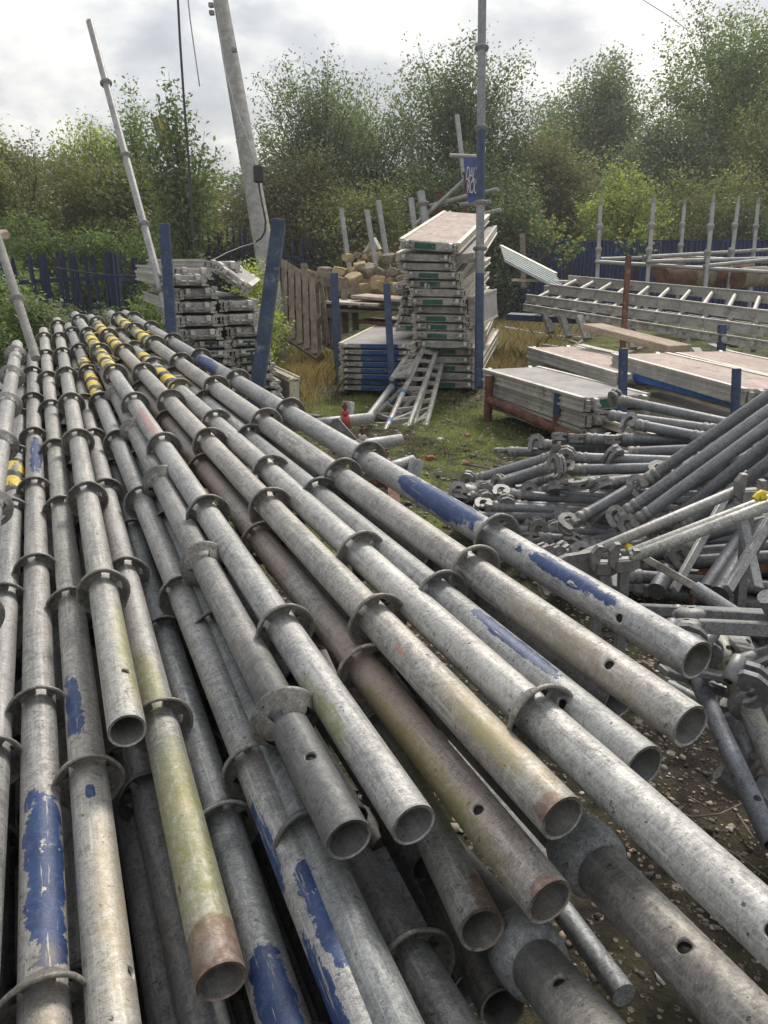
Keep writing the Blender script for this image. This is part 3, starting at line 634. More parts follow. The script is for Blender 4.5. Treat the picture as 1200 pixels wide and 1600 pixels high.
# the brambly bank behind the left fence: dense masses nobody could count
def scrub(name,pts,n,leaf,mat,seed,th=.5):
    g=np.random.default_rng(seed); pts=np.array(pts,float); k=g.integers(0,len(pts),n)
    d=g.normal(size=(n,3)); d/=np.linalg.norm(d,axis=1)[:,None]
    r_=(g.uniform(.35,1,n)**.4)[:,None]
    C=pts[k,:3]+d*pts[k,3:6]*r_+g.normal(size=(n,3))*.07
    C[:,2]=np.maximum(C[:,2],np.array([hgt(x,y) for x,y in C[:,:2]])+.02) if n<60000 else np.maximum(C[:,2],-.4)
    o=link(name,leaves_mesh(name,C,leaf,g,flat=.5),mat); return kind(o,'stuff')
def mounds(x0,x1,yt0,yt1,z,n,seed,rad=.5,ybot=None):
    rr=random.Random(seed); out=[]
    for i in range(n):
        px=rr.uniform(x0,x1); f=(px-x0)/(x1-x0); zz=z+rr.uniform(-.8,.8); yt=yt0+(yt1-yt0)*f
        top=P(px,yt,zz); p=P(px,470,zz); g_=hgt(p.x,p.y); s=rr.uniform(.6,1.2)*rad
        hh=g_+(top.z-g_)*rr.uniform(.15,1)-s*.6
        out.append((top.x,top.y,max(g_+.1,hh),s,s*.9,s*.7))
    return out
tag(scrub('bramble_bank',mounds(-60,330,215,268,13.2,110,1),90000,0.064,L_olive,30),'olive and brown bramble covered bank behind the palisade fence','bushes')
tag(scrub('bramble_bank',mounds(-60,380,200,300,14.2,80,2,.6),63000,0.068,L_brown,31),'brown bramble growth along the top of the bank','bushes')
tag(scrub('nettle_thicket',mounds(-60,270,330,340,12.2,60,3,.42),60000,0.060,L_mid,32),'green thicket hanging over the palisade fence','bushes')
tag(scrub('ivy_thicket',mounds(-40,260,400,440,10.6,30,4,.2),24000,0.053,L_mid,33),'broad leaved weeds growing through the palisade fence','weeds')
tag(scrub('ivy_thicket',mounds(60,235,478,505,8.6,20,5,.15),12000,0.049,L_grey,34),'pale leaved ivy and weeds in front of the palisade fence behind the pile','weeds')
tag(scrub('weed_clump',mounds(-30,45,410,440,8.0,10,6,.2),13500,0.045,L_mid,35),'green weeds by the left frame edge','weeds')
tag(scrub('bramble_bank',mounds(240,520,335,380,15.2,60,7,.42),51000,0.060,L_mid,36),'green brambles trailing over the far palisade fence','bushes')
tag(scrub('undergrowth',mounds(480,860,330,340,16.2,80,8,.55),51000,0.068,L_dark,37),'dark undergrowth below the middle trees','bushes')
tag(scrub('undergrowth',mounds(760,1300,330,330,22,60,9,.8),51000,0.098,L_dark,38),'dark undergrowth behind the blue sheet fence','bushes')
tag(scrub('far_wood',mounds(-500,1900,275,235,40,150,12,2.0),90000,0.262,L_dark,39),'distant wood closing the skyline','wood')
tag(scrub('weed_clump',mounds(368,408,415,425,7.4,8,10,.16),9000,0.038,L_yel,40),'yellow-green weeds behind the narrow deck stacks','weeds')
# ---------------- fences ----------------
M_fence=worn('navy_fence_paint',(.012,.021,.062),(.022,.036,.095),(.05,.055,.07),sc=3,fine=30,rough=.6)
def pale(m,p,h,w_,lean,thick=.035):
    """one palisade pale: W section with a split pointed head"""
    a=w_/2
    for sx in (-1,1):
        out=[(sx*a,0),(sx*a*.95,h*.93),(sx*a*.45,h),(0,h*.955),(0,0)]
        m.prism(out,.006,Matrix.Rotation(lean,3,'Y')@Matrix.Rotation(sx*.45,3,'Z'),p)
def palisade(label,x0,y0,z0,x1,y1,z1,n,h,w_,missing=()):
    a=P(x0,y0,z0); b=P(x1,y1,z1); t=thing('palisade_fence',label,'fence',(a.x,a.y,0),'navy palisade fences')
    rr=random.Random(n)
    m0=MB(); pale(m0,Vector((0,0,0)),h,w_,0); me=m0.mesh('pale')
    for i in range(n):
        if i in missing: continue
        f=i/(n-1); p=a.lerp(b,f); top=p.z
        o=link('pale',me,M_fence,t,(p.x-a.x,p.y-a.y,top-h+rr.uniform(-.02,.02)),(rr.uniform(-.02,.02),rr.uniform(-.045,.03),math.atan2(b.y-a.y,b.x-a.x)))
    for k in (.22,.80):
        m=MB(); m.beam((0,.03,a.z-h+h*k),(b.x-a.x,b.y-a.y+.03,b.z-h+h*k),.03,.05); m.build('rail',M_fence,t)
    n2=max(2,n//8)
    for i in range(n2+1):
        p=a.lerp(b,i/n2); m=MB(); m.beam((p.x-a.x,p.y-a.y+.06,p.z-h-.3),(p.x-a.x,p.y-a.y+.06,p.z-.05),.06,.10,(0,1,0)); m.build('post',M_fence,t)
palisade('navy palisade fence with leaning pointed pales behind the taped far ends of the pile',-60,398,9.0,170,388,9.9,19,1.75,.058,(7,))
palisade('short return of navy palisade fence going back from the corner by the leaning tube',176,392,10.0,232,402,11.9,9,1.75,.062)
palisade('distant navy palisade fence seen between the leaning tube and the timber pole',276,366,12.9,408,346,13.5,20,1.9,.052)
palisade('far navy palisade fence half buried in brambles right of the timber pole',425,362,13.4,512,380,14.2,13,1.8,.052)
M_sheetblue=worn('navy_sheet_paint',(.020,.035,.115),(.034,.055,.16),(.06,.07,.10),sc=2,fine=30,rough=.55)
# corrugated blue sheet fence on the right
a=P(750,378,16.0); b=P(1330,381,15.2); t=thing('sheet_fence','navy corrugated sheet fence in front of the wood on the right','fence',(a.x,a.y,0))
d=(b-a); L=Vector((d.x,d.y,0)).length; nsh=12; Lz=L/nsh
for s_ in range(nsh):
    vs=[];nn=30
    for i in range(nn+1):
        f=i/nn; off=.022*(1 if (i//2)%2 else -1); x=(s_+f*.995)*Lz
        vs+= [(x,off,-.1),(x,off,a.z+.004*((s_*7)%5-2))]
    mb=MB(); mb.add(vs,[(2*i,2*i+2,2*i+3,2*i+1) for i in range(nn)]); o=mb.build('corrugated_panel',M_sheetblue,t); o.rotation_euler=(0,0,math.atan2(d.y,d.x))
m=MB(); m.beam((0,0,a.z+.015),(L,0,a.z+.015),.06,.03); o=m.build('top_rail',M_fence,t); o.rotation_euler=(0,0,math.atan2(d.y,d.x))
# ---------------- poles, wires ----------------
def simple_cup(m,p,d,r):
    M=frame(d); m.lathe([(-.02*r/.024,r),(-.008*r/.024,r*1.6),(0,r*1.75),(.004,r*1.7),(.004,r)],18,M,p)
def mast(name,label,p0,z0,p1,z1,r,cups,mat,cat='scaffold tube',group=None,bands=(),base=0,cupmat=None):
    a=P(*p0,z0);b=P(*p1,z1); t=thing(name,label,cat,a,group)
    MB().tube((0,0,0),b-a,r,20).build('tube',mat,t)
    for (cx,cy) in cups:
        f=(cy-p0[1])/(p1[1]-p0[1]); zz=1/( (1-f)/z0+f/z1 ); p=P(p0[0]+(p1[0]-p0[0])*f,cy,zz)-a
        m=MB(); simple_cup(m,p,b-a,r); m.build('cup',cupmat or M_cast,t)
    for (y0,y1,mm) in bands:
        q=[]
        for y in (y0,y1):
            f=(y-p0[1])/(p1[1]-p0[1]); zz=1/((1-f)/z0+f/z1); q.append(P(p0[0]+(p1[0]-p0[0])*f,y,zz)-a)
        m=MB(); m.tube(q[0],q[1],r*1.035,20); m.build('painted_band',mm,t)
    return t
mast('scaffold_standard','long galvanised tube with collars leaning left against the sky behind the pile',(268,512),4.9,(140,34),5.6,.0245,[(0,130),(0,244),(0,351),(0,455)],M_galv)
mast('scaffold_standard','brown weathered tube leaning by the left frame edge with one collar',(56,560),3.2,(-14,340),3.5,.019,[(0,468)],M_pole,cupmat=M_pole)
mast('scaffold_standard','tallest upright post with blue painted middle, in front of the high deck stack',(748,606),6.6,(754,-60),6.6,.036,[(0,75),(0,200),(0,317),(0,388)],M_galvdark,bands=((318,200,M_bluepaint),(606,428,M_bluepaint),(427,388,M_galvdark)))
t=thing('timber_pole','weathered grey timber pole leaning left and rising out of the top of the picture','pole',P(432,500,8.2))
a=P(432,500,8.2); b=P(334,-60,9.6)
m=MB(); m.path([Vector((0,0,-.9))-(b-a)*.0]+[(b-a)*f for f in np.linspace(0,1,8)],.118,16,.088); m.build('shaft',M_pole,t)
def wire(label,pts,r,mat=M_black,name='cable',cat='cable'):
    q=[P(*p) for p in pts]; t=MB(); o0=q[0]; t.path([p-o0 for p in q],r,6); o=t.build(name,mat,None,o0); tag(o,label,cat); return o
o=MB().box((0,0,0),(.10,.09,.17),None,.015); 
bx_=o.build('junction_box',M_black,t); bx_.location=P(404,272,8.0)-a
m=MB(); m.path([P(x,y,8.0)-a for x,y in ((404,285),(406,300),(410,320),(415,345),(414,362),(408,372),(400,378))],.011,6); m.build('cable',M_black,t)
m=MB(); m.path([P(x,y,8.55)-a for x,y in ((340,20),(344,60),(352,110),(365,160),(380,200),(392,235),(400,262))],.009,5); m.build('pale_cable',M_galv,t)
for (x,y) in ((366,78),(330,8),(331,20)):
    q=P(x,y,8.9)-a; MB().box(q,(.06,.05,.05),None,.008).build('bolt',M_cast,t)
wire('dark hanging cable running straight down left of the timber pole',[(276,-40,9),(281,60,9),(287,150,9),(294,240,9),(299,320,9),(302,372,9)],.014)
wire('thin pale wire slanting down beside the dark hanging cable',[(290,-40,9.5),(297,30,9.5),(304,80,9.5),(312,135,9.6)],.008,M_galv)
wire('thin overhead wire crossing the sky at the top right',[(960,-30,20),(1005,0,20),(1045,25,21),(1085,55,22)],.008)
wire('dark cable strung along the palisade fence',[(82,418,9.3),(120,424,9.2),(165,430,9.1),(215,432,9),(262,430,8.9)],.011)
wire('dark cable sagging from the fence towards the narrow deck stacks',[(300,420,9),(330,408,9.5),(355,395,10),(380,385,10.5),(400,380,11)],.010)
# stub of timber at the left edge and yellow sign on the skyline
tag(MB().beam(P(-18,372,3.6),P(9,366,3.7),.05,.045,bev=.008).build('timber_stub',M_woodwarm),'broken pale timber end poking in at the left frame edge','timber')
a=P(255,205,14); t=thing('warning_board','green and yellow board half hidden in the trees on the skyline','sign',a)
MB().box((0,0,0),(.28,.02,.52),Matrix.Rotation(-.25,3,'Y')).build('board',flat('olive_board',(.16,.17,.07)),t)
MB().box((0.0,-.014,0),(.05,.006,.50),Matrix.Rotation(-.25,3,'Y')).build('stripe',flat('yellow_stripe',(.55,.42,.05)),t)
# two blue leaning stillage posts at the pile's far right
def post(label,p0,z0,p1,z1,w_,th,mat,cat='post',name='stillage_post',group='blue stillage posts'):
    a=P(*p0,z0);b=P(*p1,z1); m=MB(); m.beam((0,0,0),b-a,w_,th,(0,-1,.2),.003); return tag(m.build(name,mat,None,a),label,cat,group)
post('tall slim blue steel post standing at the back of the pile beside the leaning tube',(270,560),3.75,(257,350),3.75,.048,.03,M_bluepaint)
post('broad blue timber-like post leaning right beside the narrow deck stacks',(398,640),2.75,(436,346),2.85,.048,.045,M_bluewood)
# ---------------- aluminium / ply decks ----------------
def deck_proto(w_,L,h,name,plym,railm,endm,labm=None,hooks=True,face=False):
    """deck along local +Y from its front end at y=0, bottom at z=0"""
    t=thing(name,'x','deck')
    rl=[]
    m=MB(); m.box((0,L/2,h-.008),(w_-.07,L-.02,.012)); p=m.build('ply_panel',plym,t); rl.append(p)
    for sx in (-1,1):
        m=MB(); x=sx*(w_/2-.018)
        out=[(-.018,0),(.018,0),(.018,.012),(.004,.014),(.004,h*.40),(.010,h*.44),(.010,h*.56),(.004,h*.60),(.004,h-.014),(.018,h-.012),(.018,h+.004),(-.018,h+.004),(-.018,h-.010),(-.004,h-.012),(-.004,.014),(-.018,.012)]
        if sx<0: out=[(-a,b) for a,b in out][::-1]
        m.prism(out,L,None,(x,L/2,0)); rl.append(m.build('side_rail',railm,t))
    for y in (.011,L-.011):
        m=MB(); m.box((0,y,h*.5),(w_-.07,.02,h*.86),None,.003); e=m.build('end_channel',endm,t); rl.append(e)
        if labm and y<.1:
            m=MB(); m.box((random.choice((-.07,.05))*w_,y-.0115,h*.5),(w_*(.5 if labm is M_bluelab else .34),.003,h*.8 if labm is M_bluelab else h*.62)); e=m.build('end_label',labm,t); rl.append(e)
    if hooks:
        for sx in (-1,1):
            for y,dy in ((0,-1),(L,1)):
                m=MB(); x=sx*(w_/2-.075)
                out=[(.0,h*.25),(.0,h*.95),(.025,h*1.05),(.055,h*.98),(.068,h*.6),(.062,h*.30),(.046,h*.30),(.048,h*.55),(.038,h*.78),(.022,h*.80),(.018,h*.25)]
                m.prism([(a,b) for a,b in out],.028,Matrix.Rotation(math.pi/2*(-1 if dy<0 else 1),3,'Z'),(x,y,0))
                m.box((x+sx*.035,y+dy*.012,h*.45),(.02,.03,h*.8)); m.tube((x-.05,y+dy*.02,h*.4),(x+.05,y+dy*.02,h*.4),.009,8)
                rl.append(m.build('hook',M_alu if sx>0 else M_aludirty,t))
    reg(*rl); return t
ordn=['lowest','second','third','fourth','fifth','sixth','seventh','eighth','ninth','tenth','eleventh','twelfth','thirteenth','fourteenth','fifteenth','sixteenth','seventeenth','eighteenth','nineteenth','twentieth','topmost']
def rotm(yaw,roll=0,pitch=0): return Matrix.Rotation(yaw,3,'Z')@Matrix.Rotation(roll,3,'Y')@Matrix.Rotation(pitch,3,'X')
def yaw_to(a,b): d=b-a; return math.atan2(-d.x,d.y)
dr=random.Random(11)
# tall leaning stack beside the tall post
pA=deck_proto(.52,2.35,.066,'deck',M_ply,M_alucream,M_aludirty,M_green)
pB=deck_proto(.52,2.35,.066,'deck',M_plygrey,M_alucream,M_aludirty)
b0=G(712,612); yaw0=-.20
first={}
def put(proto,loc,M,label,group=None,scale=None):
    if proto.name not in first:
        first[proto.name]=1; proto.matrix_world=Matrix.Translation(Vector(loc))@M.to_4x4(); 
        if scale: proto.scale=scale
        proto['label']=label
        if group: proto['group']=group
        return proto
    return dup(proto,loc,M,label,group,None,scale)
z=.02
GT='decks in the tall leaning stack'
for k in range(16):
    f=k/15; pr=pA if k in(0,2,4,6,7,8,10,12,13) else pB
    x=b0.x-.05-.17*f**1.3+dr.uniform(-.025,.025)+(0 if k<6 else (-.03 if k<12 else -.06)); y=b0.y+.06+dr.uniform(-.05,.05)-.05*f
    put(pr,(x,y,z),rotm(yaw0+dr.uniform(-.03,.03),dr.uniform(-.012,.012)+.02*f,.05+.045*f),f'aluminium deck, {ordn[k]} from the bottom of the tall leaning stack' if k else 'lowest aluminium deck of the tall leaning stack by the tall post',GT)
    z+=.074
ztop=z
d=put(pA,(b0.x-.27,b0.y-.06,ztop+.012),rotm(yaw0-.02,.08,.15),'buff topped deck lying tilted on top of the tall leaning stack',GT,(1.02,1.0,1.25))
put(pB,(b0.x+.05,b0.y+.02,ztop-.09),rotm(yaw0-.02,-.10,.14),'cream deck hanging over the right side under the topmost deck',GT,(.5,.9,1.3))
put(pB,(b0.x+.09,b0.y+.0,.70),rotm(yaw0+.0,math.pi/2-.10,.07),'deck on edge with its brown ply face out, right of the tall stack',GT,(.55,.62,1))
put(pA,(b0.x-.40,b0.y+.12,.88),rotm(yaw0-.05,-.06,.05),'short green labelled deck jutting left from the tall stack',GT,(.7,.8,1)); 
for k in range(5):
    put(pA if k%2==0 else pB,(b0.x-.37+.015*k,b0.y+.16+.02*k,.52+.072*k),rotm(yaw0-.04+dr.uniform(-.03,.03)),f'deck jutting out left of the tall stack at mid height, {ordn[k]} of five',GT,(.75,.8,1))
# low stack with blue end labels
pC=deck_proto(.66,3.3,.045,'deck',M_plygrey,M_alucream,M_aludirty,M_bluelab)
c0=G(588,616); c0.y-=.02
for k in range(8):
    put(pC,(c0.x+dr.uniform(-.012,.012),c0.y+dr.uniform(-.03,.03),.03+.0535*k),rotm(-math.atan2(.52,3.3)+dr.uniform(-.006,.006)),f'blue ended ply deck, {ordn[k]} from the ground in the low central stack' if k<7 else 'top deck of the low central stack, pale clean ply surface','decks in the low stack with blue ends')
# narrow decks left: two columns
pD=deck_proto(.27,1.75,.070,'narrow_deck',M_plygrey,M_alu,M_alu,None)
pE=deck_proto(.27,1.75,.050,'narrow_deck',M_plygrey,M_aludirty,M_alu,M_green)
for col in range(2):
    z=.02; 
    for k in range(19):
        big=z>.62
        pr=pD if big else pE; f=z/1.1
        px=(345-20*f+30*(1-f)) if col==0 else (402+40*(1-f)**1.6-6*f)
        q=P(px,520,4.95+.12*col); sc_=1
        if z>(1.0 if col==0 else .86): break
        put(pr,(q.x-.10+dr.uniform(-.02,.02),q.y+dr.uniform(-.05,.05),z),rotm(.36+dr.uniform(-.05,.05),dr.uniform(-.03,.03)),f'narrow grey deck, {ordn[min(k,19)]} from the ground in the {"left" if col==0 else "right"} column','narrow decks stacked behind the pile',(1,1,1.0))
        z+=.083 if big else .058
q=P(333,470,4.95); put(pD,(q.x-.12,q.y,1.03),rotm(.42,.04),'pinkish topped narrow deck on top of the left column of the left stacks')
q=P(368,455,5.0); put(pD,(q.x-.06,q.y+.1,1.00),rotm(.12,.62),'narrow deck sliding off the right column, tilted steeply')
q=P(325,440,5.3); put(pD,(q.x+.1,q.y,1.07),rotm(.75,.06),'narrow deck with a pale sticker lying askew on top of the left stacks',None,(1.2,.45,1))
q=P(474,640,5.9); pF=deck_proto(.27,1.3,.09,'narrow_deck',M_plydark,M_alucream,M_alucream,None,hooks=False)
put(pF,(q.x-.02,q.y,.17),rotm(math.atan2(.55,1.3),-math.pi/2+.03),'short deck standing on its edge showing a dark ply face')
q=P(455,655,5.8); tag(MB().beam(q+Vector((-.35,.3,.02)),q+Vector((.22,-.05,.02)),.06,.04,bev=.004).build('bearer',M_plydark),'dark timber bearer on the ground under the edgewise deck','timber')
# right hand decks
def deckbox(label,pfl,pfr,pbr,h,hgt_,plym,railm,n=1,group='short decks stacked on the right'):
    """front-left, front-right and back-right top corners as pixels, top height"""
    a=PH(*pfl,h); b=PH(*pfr,h); c=PH(*pbr,h); L=(b-a).length; e=(b-a).normalized(); wv=c-b; wv-=e*wv.dot(e); w_=min(max(wv.length,.35),.75); wn_=wv.normalized()
    for k in range(n):
        pr=deck_proto(w_,L,hgt_,'short_deck',plym,railm,M_aludirty,M_green if n>1 else None)
        # local +Y from b to a ; deck centre offset by w/2 along wn
        o=b+wn_*(w_/2+random.uniform(-.01,.01)); yaw=yaw_to(b,a)
        l_=label if n==1 else f'{ordn[n-1-k] if n-1-k else "lowest"} {"" if n-1-k==0 else "from the bottom "}of the {label}'
        if n>1: l_=f'{["top","second","third","fourth"][k]} deck down in the {label}'
        put(pr,(o.x,o.y,h-hgt_-.008-k*(hgt_+.012)),rotm(yaw),l_,group)
deckbox('grey-topped stack of short decks on the rusty rack',(755,575),(911,620),(965,600),.36,.085,M_plygrey,M_alu,3)
deckbox('short deck with peeling pinkish ply behind the grey-topped stack',(822,541),(960,581),(1010,566),.44,.085,M_ply,M_alu,1)
deckbox('lower deck directly beneath the peeling pinkish one',(824,552),(950,592),(1000,577),.34,.085,M_ply,M_alu,1)
deckbox('tan ply deck raised between the two blue stakes',(953,551),(1160,606),(1215,588),.52,.085,M_ply,M_alu,1)
deckbox('tan ply deck at the far right behind the blue stakes',(1046,548),(1230,592),(1275,574),.46,.07,M_ply,M_alu,1)
deckbox('white edged deck low down in front of the blue stakes',(985,612),(1140,662),(1200,640),.28,.06,M_plygrey,M_alucream,1)
deckbox('pale deck sticking out beneath the claw-ended tubes',(925,648),(1060,690),(1110,665),.22,.05,M_plygrey,M_alucream,1)
a=PH(990,588,.40);b=PH(1175,634,.40); tag(MB().beam((0,0,0),b-a,.05,.05,bev=.004).build('blue_beam',worn('bright_blue_paint',(.03,.11,.36),(.05,.16,.45),(.15,.2,.3),sc=10),None,a),'bright blue beam lying between the short decks','beam')
a=PH(1000,598,.34);b=PH(1170,648,.34); tag(MB().beam((0,0,0),b-a,.06,.02).build('pale_batten',M_alucream,None,a),'pale batten lying under the bright blue beam','beam')
# rusty rack
t=thing('rusty_rack','rusty steel tube rack under the short decks on the right','pipe rack',G(762,655))
o0=G(762,655)
m=MB(); a=PH(757,598,.33); a=Vector((o0.x,o0.y,.33)); m.tube((0,0,-.02),a-o0,.032,12); m.build('leg',M_rust,t)
c1=G(868,694); m=MB(); m.tube(c1-o0,Vector((c1.x,c1.y,.22))-o0,.030,12); m.build('leg',M_rust,t)
m=MB(); m.tube(Vector((c1.x,c1.y,.20))-o0,Vector((c1.x,c1.y,.34))-o0,.033,12); m.build('leg_sleeve',M_bluepaint,t)
m=MB(); m.tube(Vector((0,0,.15)),Vector((c1.x,c1.y,.10))-o0,.034,12); m.build('side_rail',M_rust,t)
c2=G(1010,760); m=MB(); m.tube(Vector((c1.x,c1.y,.10))-o0,Vector((c2.x,c2.y,.10))-o0,.030,12); m.build('side_rail',M_rust,t)
def stake(label,pb,zb,ptop,w_,mat,n=4,group='short stakes between the right hand decks'):
    a=P(*pb,zb); b=P(ptop[0],ptop[1],zb); m=MB()
    if n==4: m.beam((0,0,0),b-a,w_,w_,(0,-1,0),.003)
    else: m.tube((0,0,0),b-a,w_/2,14)
    return tag(m.build('stake',mat,None,a),label,'stake',group)
stake('blue square stake in front of the tan deck',(972,660),4.3,(974,545),.042,M_bluepaint)
stake('blue round stake at the right in front of the bright blue beam',(1147,690),3.7,(1151,577),.044,M_bluepaint,1)
stake('short blue stake behind, between the two tan decks',(1126,590),6.4,(1128,508),.055,M_bluepaint)
stake('thin rusty stake standing in front of the ladders',(972,560),6.6,(982,400),.042,M_rust)
stake('blue stake in front of the wooden pallet',(532,640),7.6,(522,428),.075,M_bluepaint,4,'blue stakes near the deck stacks')
stake('blue stake with a rusty top standing in the low central deck stack',(614,618),6.6,(604,444),.060,M_bluepaint,4,'blue stakes near the deck stacks')
stake('weathered timber stake in front of the navy sheet fence',(818,450),14,(816,366),.09,M_wood,4,None)
# ---------------- ladders on the right ----------------
def ladder(label,n0,f0,n1,f1,rungs,sh,mat,group='long aluminium ladders stacked on the right'):
    """near stile n0->n1, far stile f0->f1 (px,py,z)"""
    A=P(*n0);B=P(*n1);Cc=P(*f0);D_=P(*f1); t=thing('ladder',label,'ladder',A,group)
    for p,q in ((A,B),(Cc,D_)):
        m=MB(); d=q-p; M=frame(d); L=d.length; hh=sh
        out=[(-.014,-hh/2),(.014,-hh/2),(.014,-hh/2+.012),(.003,-hh/2+.014),(.003,hh/2-.014),(.014,hh/2-.012),(.014,hh/2),(-.014,hh/2),(-.014,hh/2-.012),(-.003,hh/2-.014),(-.003,-hh/2+.014),(-.014,-hh/2+.012)]
        m.prism(out,L,M,(p+q)/2-A); m.build('stile',mat,t)
    for i in range(rungs):
        f=(i+.5)/rungs; p=A.lerp(B,f)-A; q=Cc.lerp(D_,f)-A
        MB().tube(p+(p-q).normalized()*.02,q,.021,10).build('rung',M_alu,t)
        MB().tube(p+(p-q).normalized()*.0205,p+(p-q).normalized()*.024,.026,12).build('rung_socket',M_aludirty,t)
    return t
ladder('top aluminium ladder lying flat with its rungs showing',(858,451,8.3),(888,437,9.1),(1290,506,6.1),(1290,474,6.9),12,.10,M_alu)
ladder('second aluminium ladder down, its holed stile facing the camera',(822,466,8.0),(850,452,8.8),(1290,531,5.9),(1290,502,6.7),13,.085,M_alu)
ladder('lowest grimy aluminium ladder of the stack, slightly shorter',(818,480,7.9),(846,466,8.7),(1290,554,5.8),(1290,526,6.6),13,.07,M_aludirty)
a=P(803,437,9.4);b=P(905,441,9.0); tag(MB().beam((0,0,0),b-a,.16,.03).build('plank',M_alucream,None,a),'pale plank end sticking out left of the ladder stack','plank')
a=P(925,510,6.6);b=P(1062,545,5.6); tag(MB().beam((0,0,0),b-a,.20,.05,bev=.004).build('plank',M_woodwarm,None,a),'warm brown scaffold board lying below the ladders','plank')
a=P(795,494,8.2);b=P(905,500,8.0); tag(MB().beam((0,0,0),b-a,.3,.06).build('plank',M_bluepaint,None,a),'navy painted board lying under the ladder ends','plank')
for i,(x0,y0,x1,y1) in enumerate(((848,482,862,520),(874,488,890,527),(905,494,917,530),(985,508,990,545),(1070,528,1075,560),(1165,548,1168,580))):
    a=P(x0,y0,8.0-.4*i*.8);b=P(x1,y1,7.9-.4*i*.8); tag(MB().beam((0,0,0),b-a,.07,.05,bev=.004).build('trestle_leg',M_aludirty,None,a),['leftmost','second from left','third from left','fourth from left','fifth from left','rightmost'][i]+' leg propping the ladder stack','support','legs under the ladder stack')
# low clutter under the ladders and decks
cr=random.Random(3)
for i in range(14):
    px=cr.uniform(800,1190); py=cr.uniform(520,560)+(px-800)*.05; a=G(px,py,.03); an=cr.uniform(0,3.1); L=cr.uniform(.5,1.3); d=Vector((math.cos(an)*L,math.sin(an)*L,cr.uniform(-.02,.1)))
    tag(MB().beam((0,0,0),d,cr.uniform(.05,.14),.04,bev=.003).build('offcut',cr.choice((M_wood,M_aludirty,M_rust,M_plygrey)),None,a),f'loose scrap length below the ladders, {order[i]} of the scatter','scrap','scrap lengths under the ladders')
# ---------------- scaffold bay, right background ----------------
TB=(((938,322),(933,436),12.2),((1021,318),(1010,440),11.6),((1069,322),(1060,425),13.6),((1114,318),(1100,446),11.4),((1153,318),(1136,440),12.4),((1184,320),(1172,440),13.2))
pos=['leftmost','second','third','fourth','fifth','rightmost']
for i,(a_,b_,z_) in enumerate(TB):
    t=mast('scaffold_standard',f'{pos[i]} of the six thin galvanised uprights in the right background',(b_[0]-2,b_[1]+45),z_,a_,z_,.032,[],M_galv,'scaffold tube','upright scaffold tubes of the half built bay')
    A=P(b_[0]-2,b_[1]+45,z_)
    for f in (.30,.62,):
        x=a_[0]+(b_[0]-a_[0])*f; y=a_[1]+(b_[1]-a_[1])*f; p=P(x,y,z_)-A
        m=MB(); m.lathe([(-.09,.033),(-.07,.045),(0,.045),(.03,.055),(.05,.05),(.07,.033)],14,frame((0,0,1),(0,1,0)),p); m.build('collar',M_galv,t)
    m=MB(); p=P(*a_,z_)-A; m.tube(p,p+Vector((0,0,.12)),.022,10); m.build('spigot',M_galv,t)
for i,(p0,p1,lab) in enumerate((((930,409,12.1),(1240,428,11),'front lower'),((938,405,12.2),(1030,402,13),'left short'),((1005,402,11.6),(1240,388,14),'rising rear'),((1010,409,11.5),(1240,403,12),'middle'),((1060,401,13.4),(1240,412,12.6),'rear sloping'),((1100,416,11.4),(1240,402,11.9),'right crossing'))):
    a=P(*p0);b=P(*p1); tag(MB().tube((0,0,0),b-a,.030,12).build('ledger_tube',M_galv,None,a),f'{lab} horizontal tube of the half built scaffold bay','scaffold tube','horizontal tubes of the half built bay')
# tubes standing behind the stones
for i,(a_,b_,z_,r_,lab) in enumerate((((533,326),(545,405),10.5,.033,'thin tube standing alone at the left behind the stones'),((573,329),(590,420),10,.035,'thin tube standing in the stones left of the taller pair member'),((591,314),(608,415),10.2,.035,'tallest of the three thin tubes standing in the stones'),((642,310),(652,385),9.8,.036,'thin tube standing close left of the tall deck stack'),((714,180),(727,290),10.5,.033,'thin pale tube rising behind the banner'))):
    t=mast('thin_tube',lab,(b_[0]+3,b_[1]+30),z_,a_,z_,r_,[],M_galv,'scaffold tube','thin tubes standing in the background')
mast('thick_tube','thick galvanised tube with one collar leaning behind the tall deck stack',(674,400),9.3,(657,300),9.3,.048,[(0,319)],M_galv)
for i,(p0,p1,lab) in enumerate((((648,352),(724,283),'diagonal brace rising to the banner'),((672,322),(730,306),'bluish brace running right under the diagonal one'),((703,243),(750,245),'short tube holding the top of the banner'),((719,320),(766,315),'short tube at the foot of the banner'),((755,301),(778,296),'tube end poking right behind the tall post at banner height'),((730,340),(783,328),'tube end poking right above the tall deck stack'))):
    a=P(*p0,9.4);b=P(*p1,9.2); tag(MB().tube((0,0,0),b-a,.024,12).build('brace_tube',M_galv,None,a),lab,'scaffold tube')
m=MB()
t=thing('rust_prop','rusty prop standing behind the tall deck stack','prop',P(684,360,9.5)); MB().tube((0,0,-.3),(0,0,.45),.03,10).build('shaft',M_rust,t); MB().box((0,0,.45),(.09,.09,.03)).build('cap',M_rust,t)
t=thing('rust_prop','short rusty prop just below the banner','prop',P(727,312,9.5)); MB().tube((0,0,-.2),(0,0,.30),.03,10).build('shaft',M_rust,t); MB().box((0,0,.30),(.09,.09,.03)).build('cap',M_rust,t)
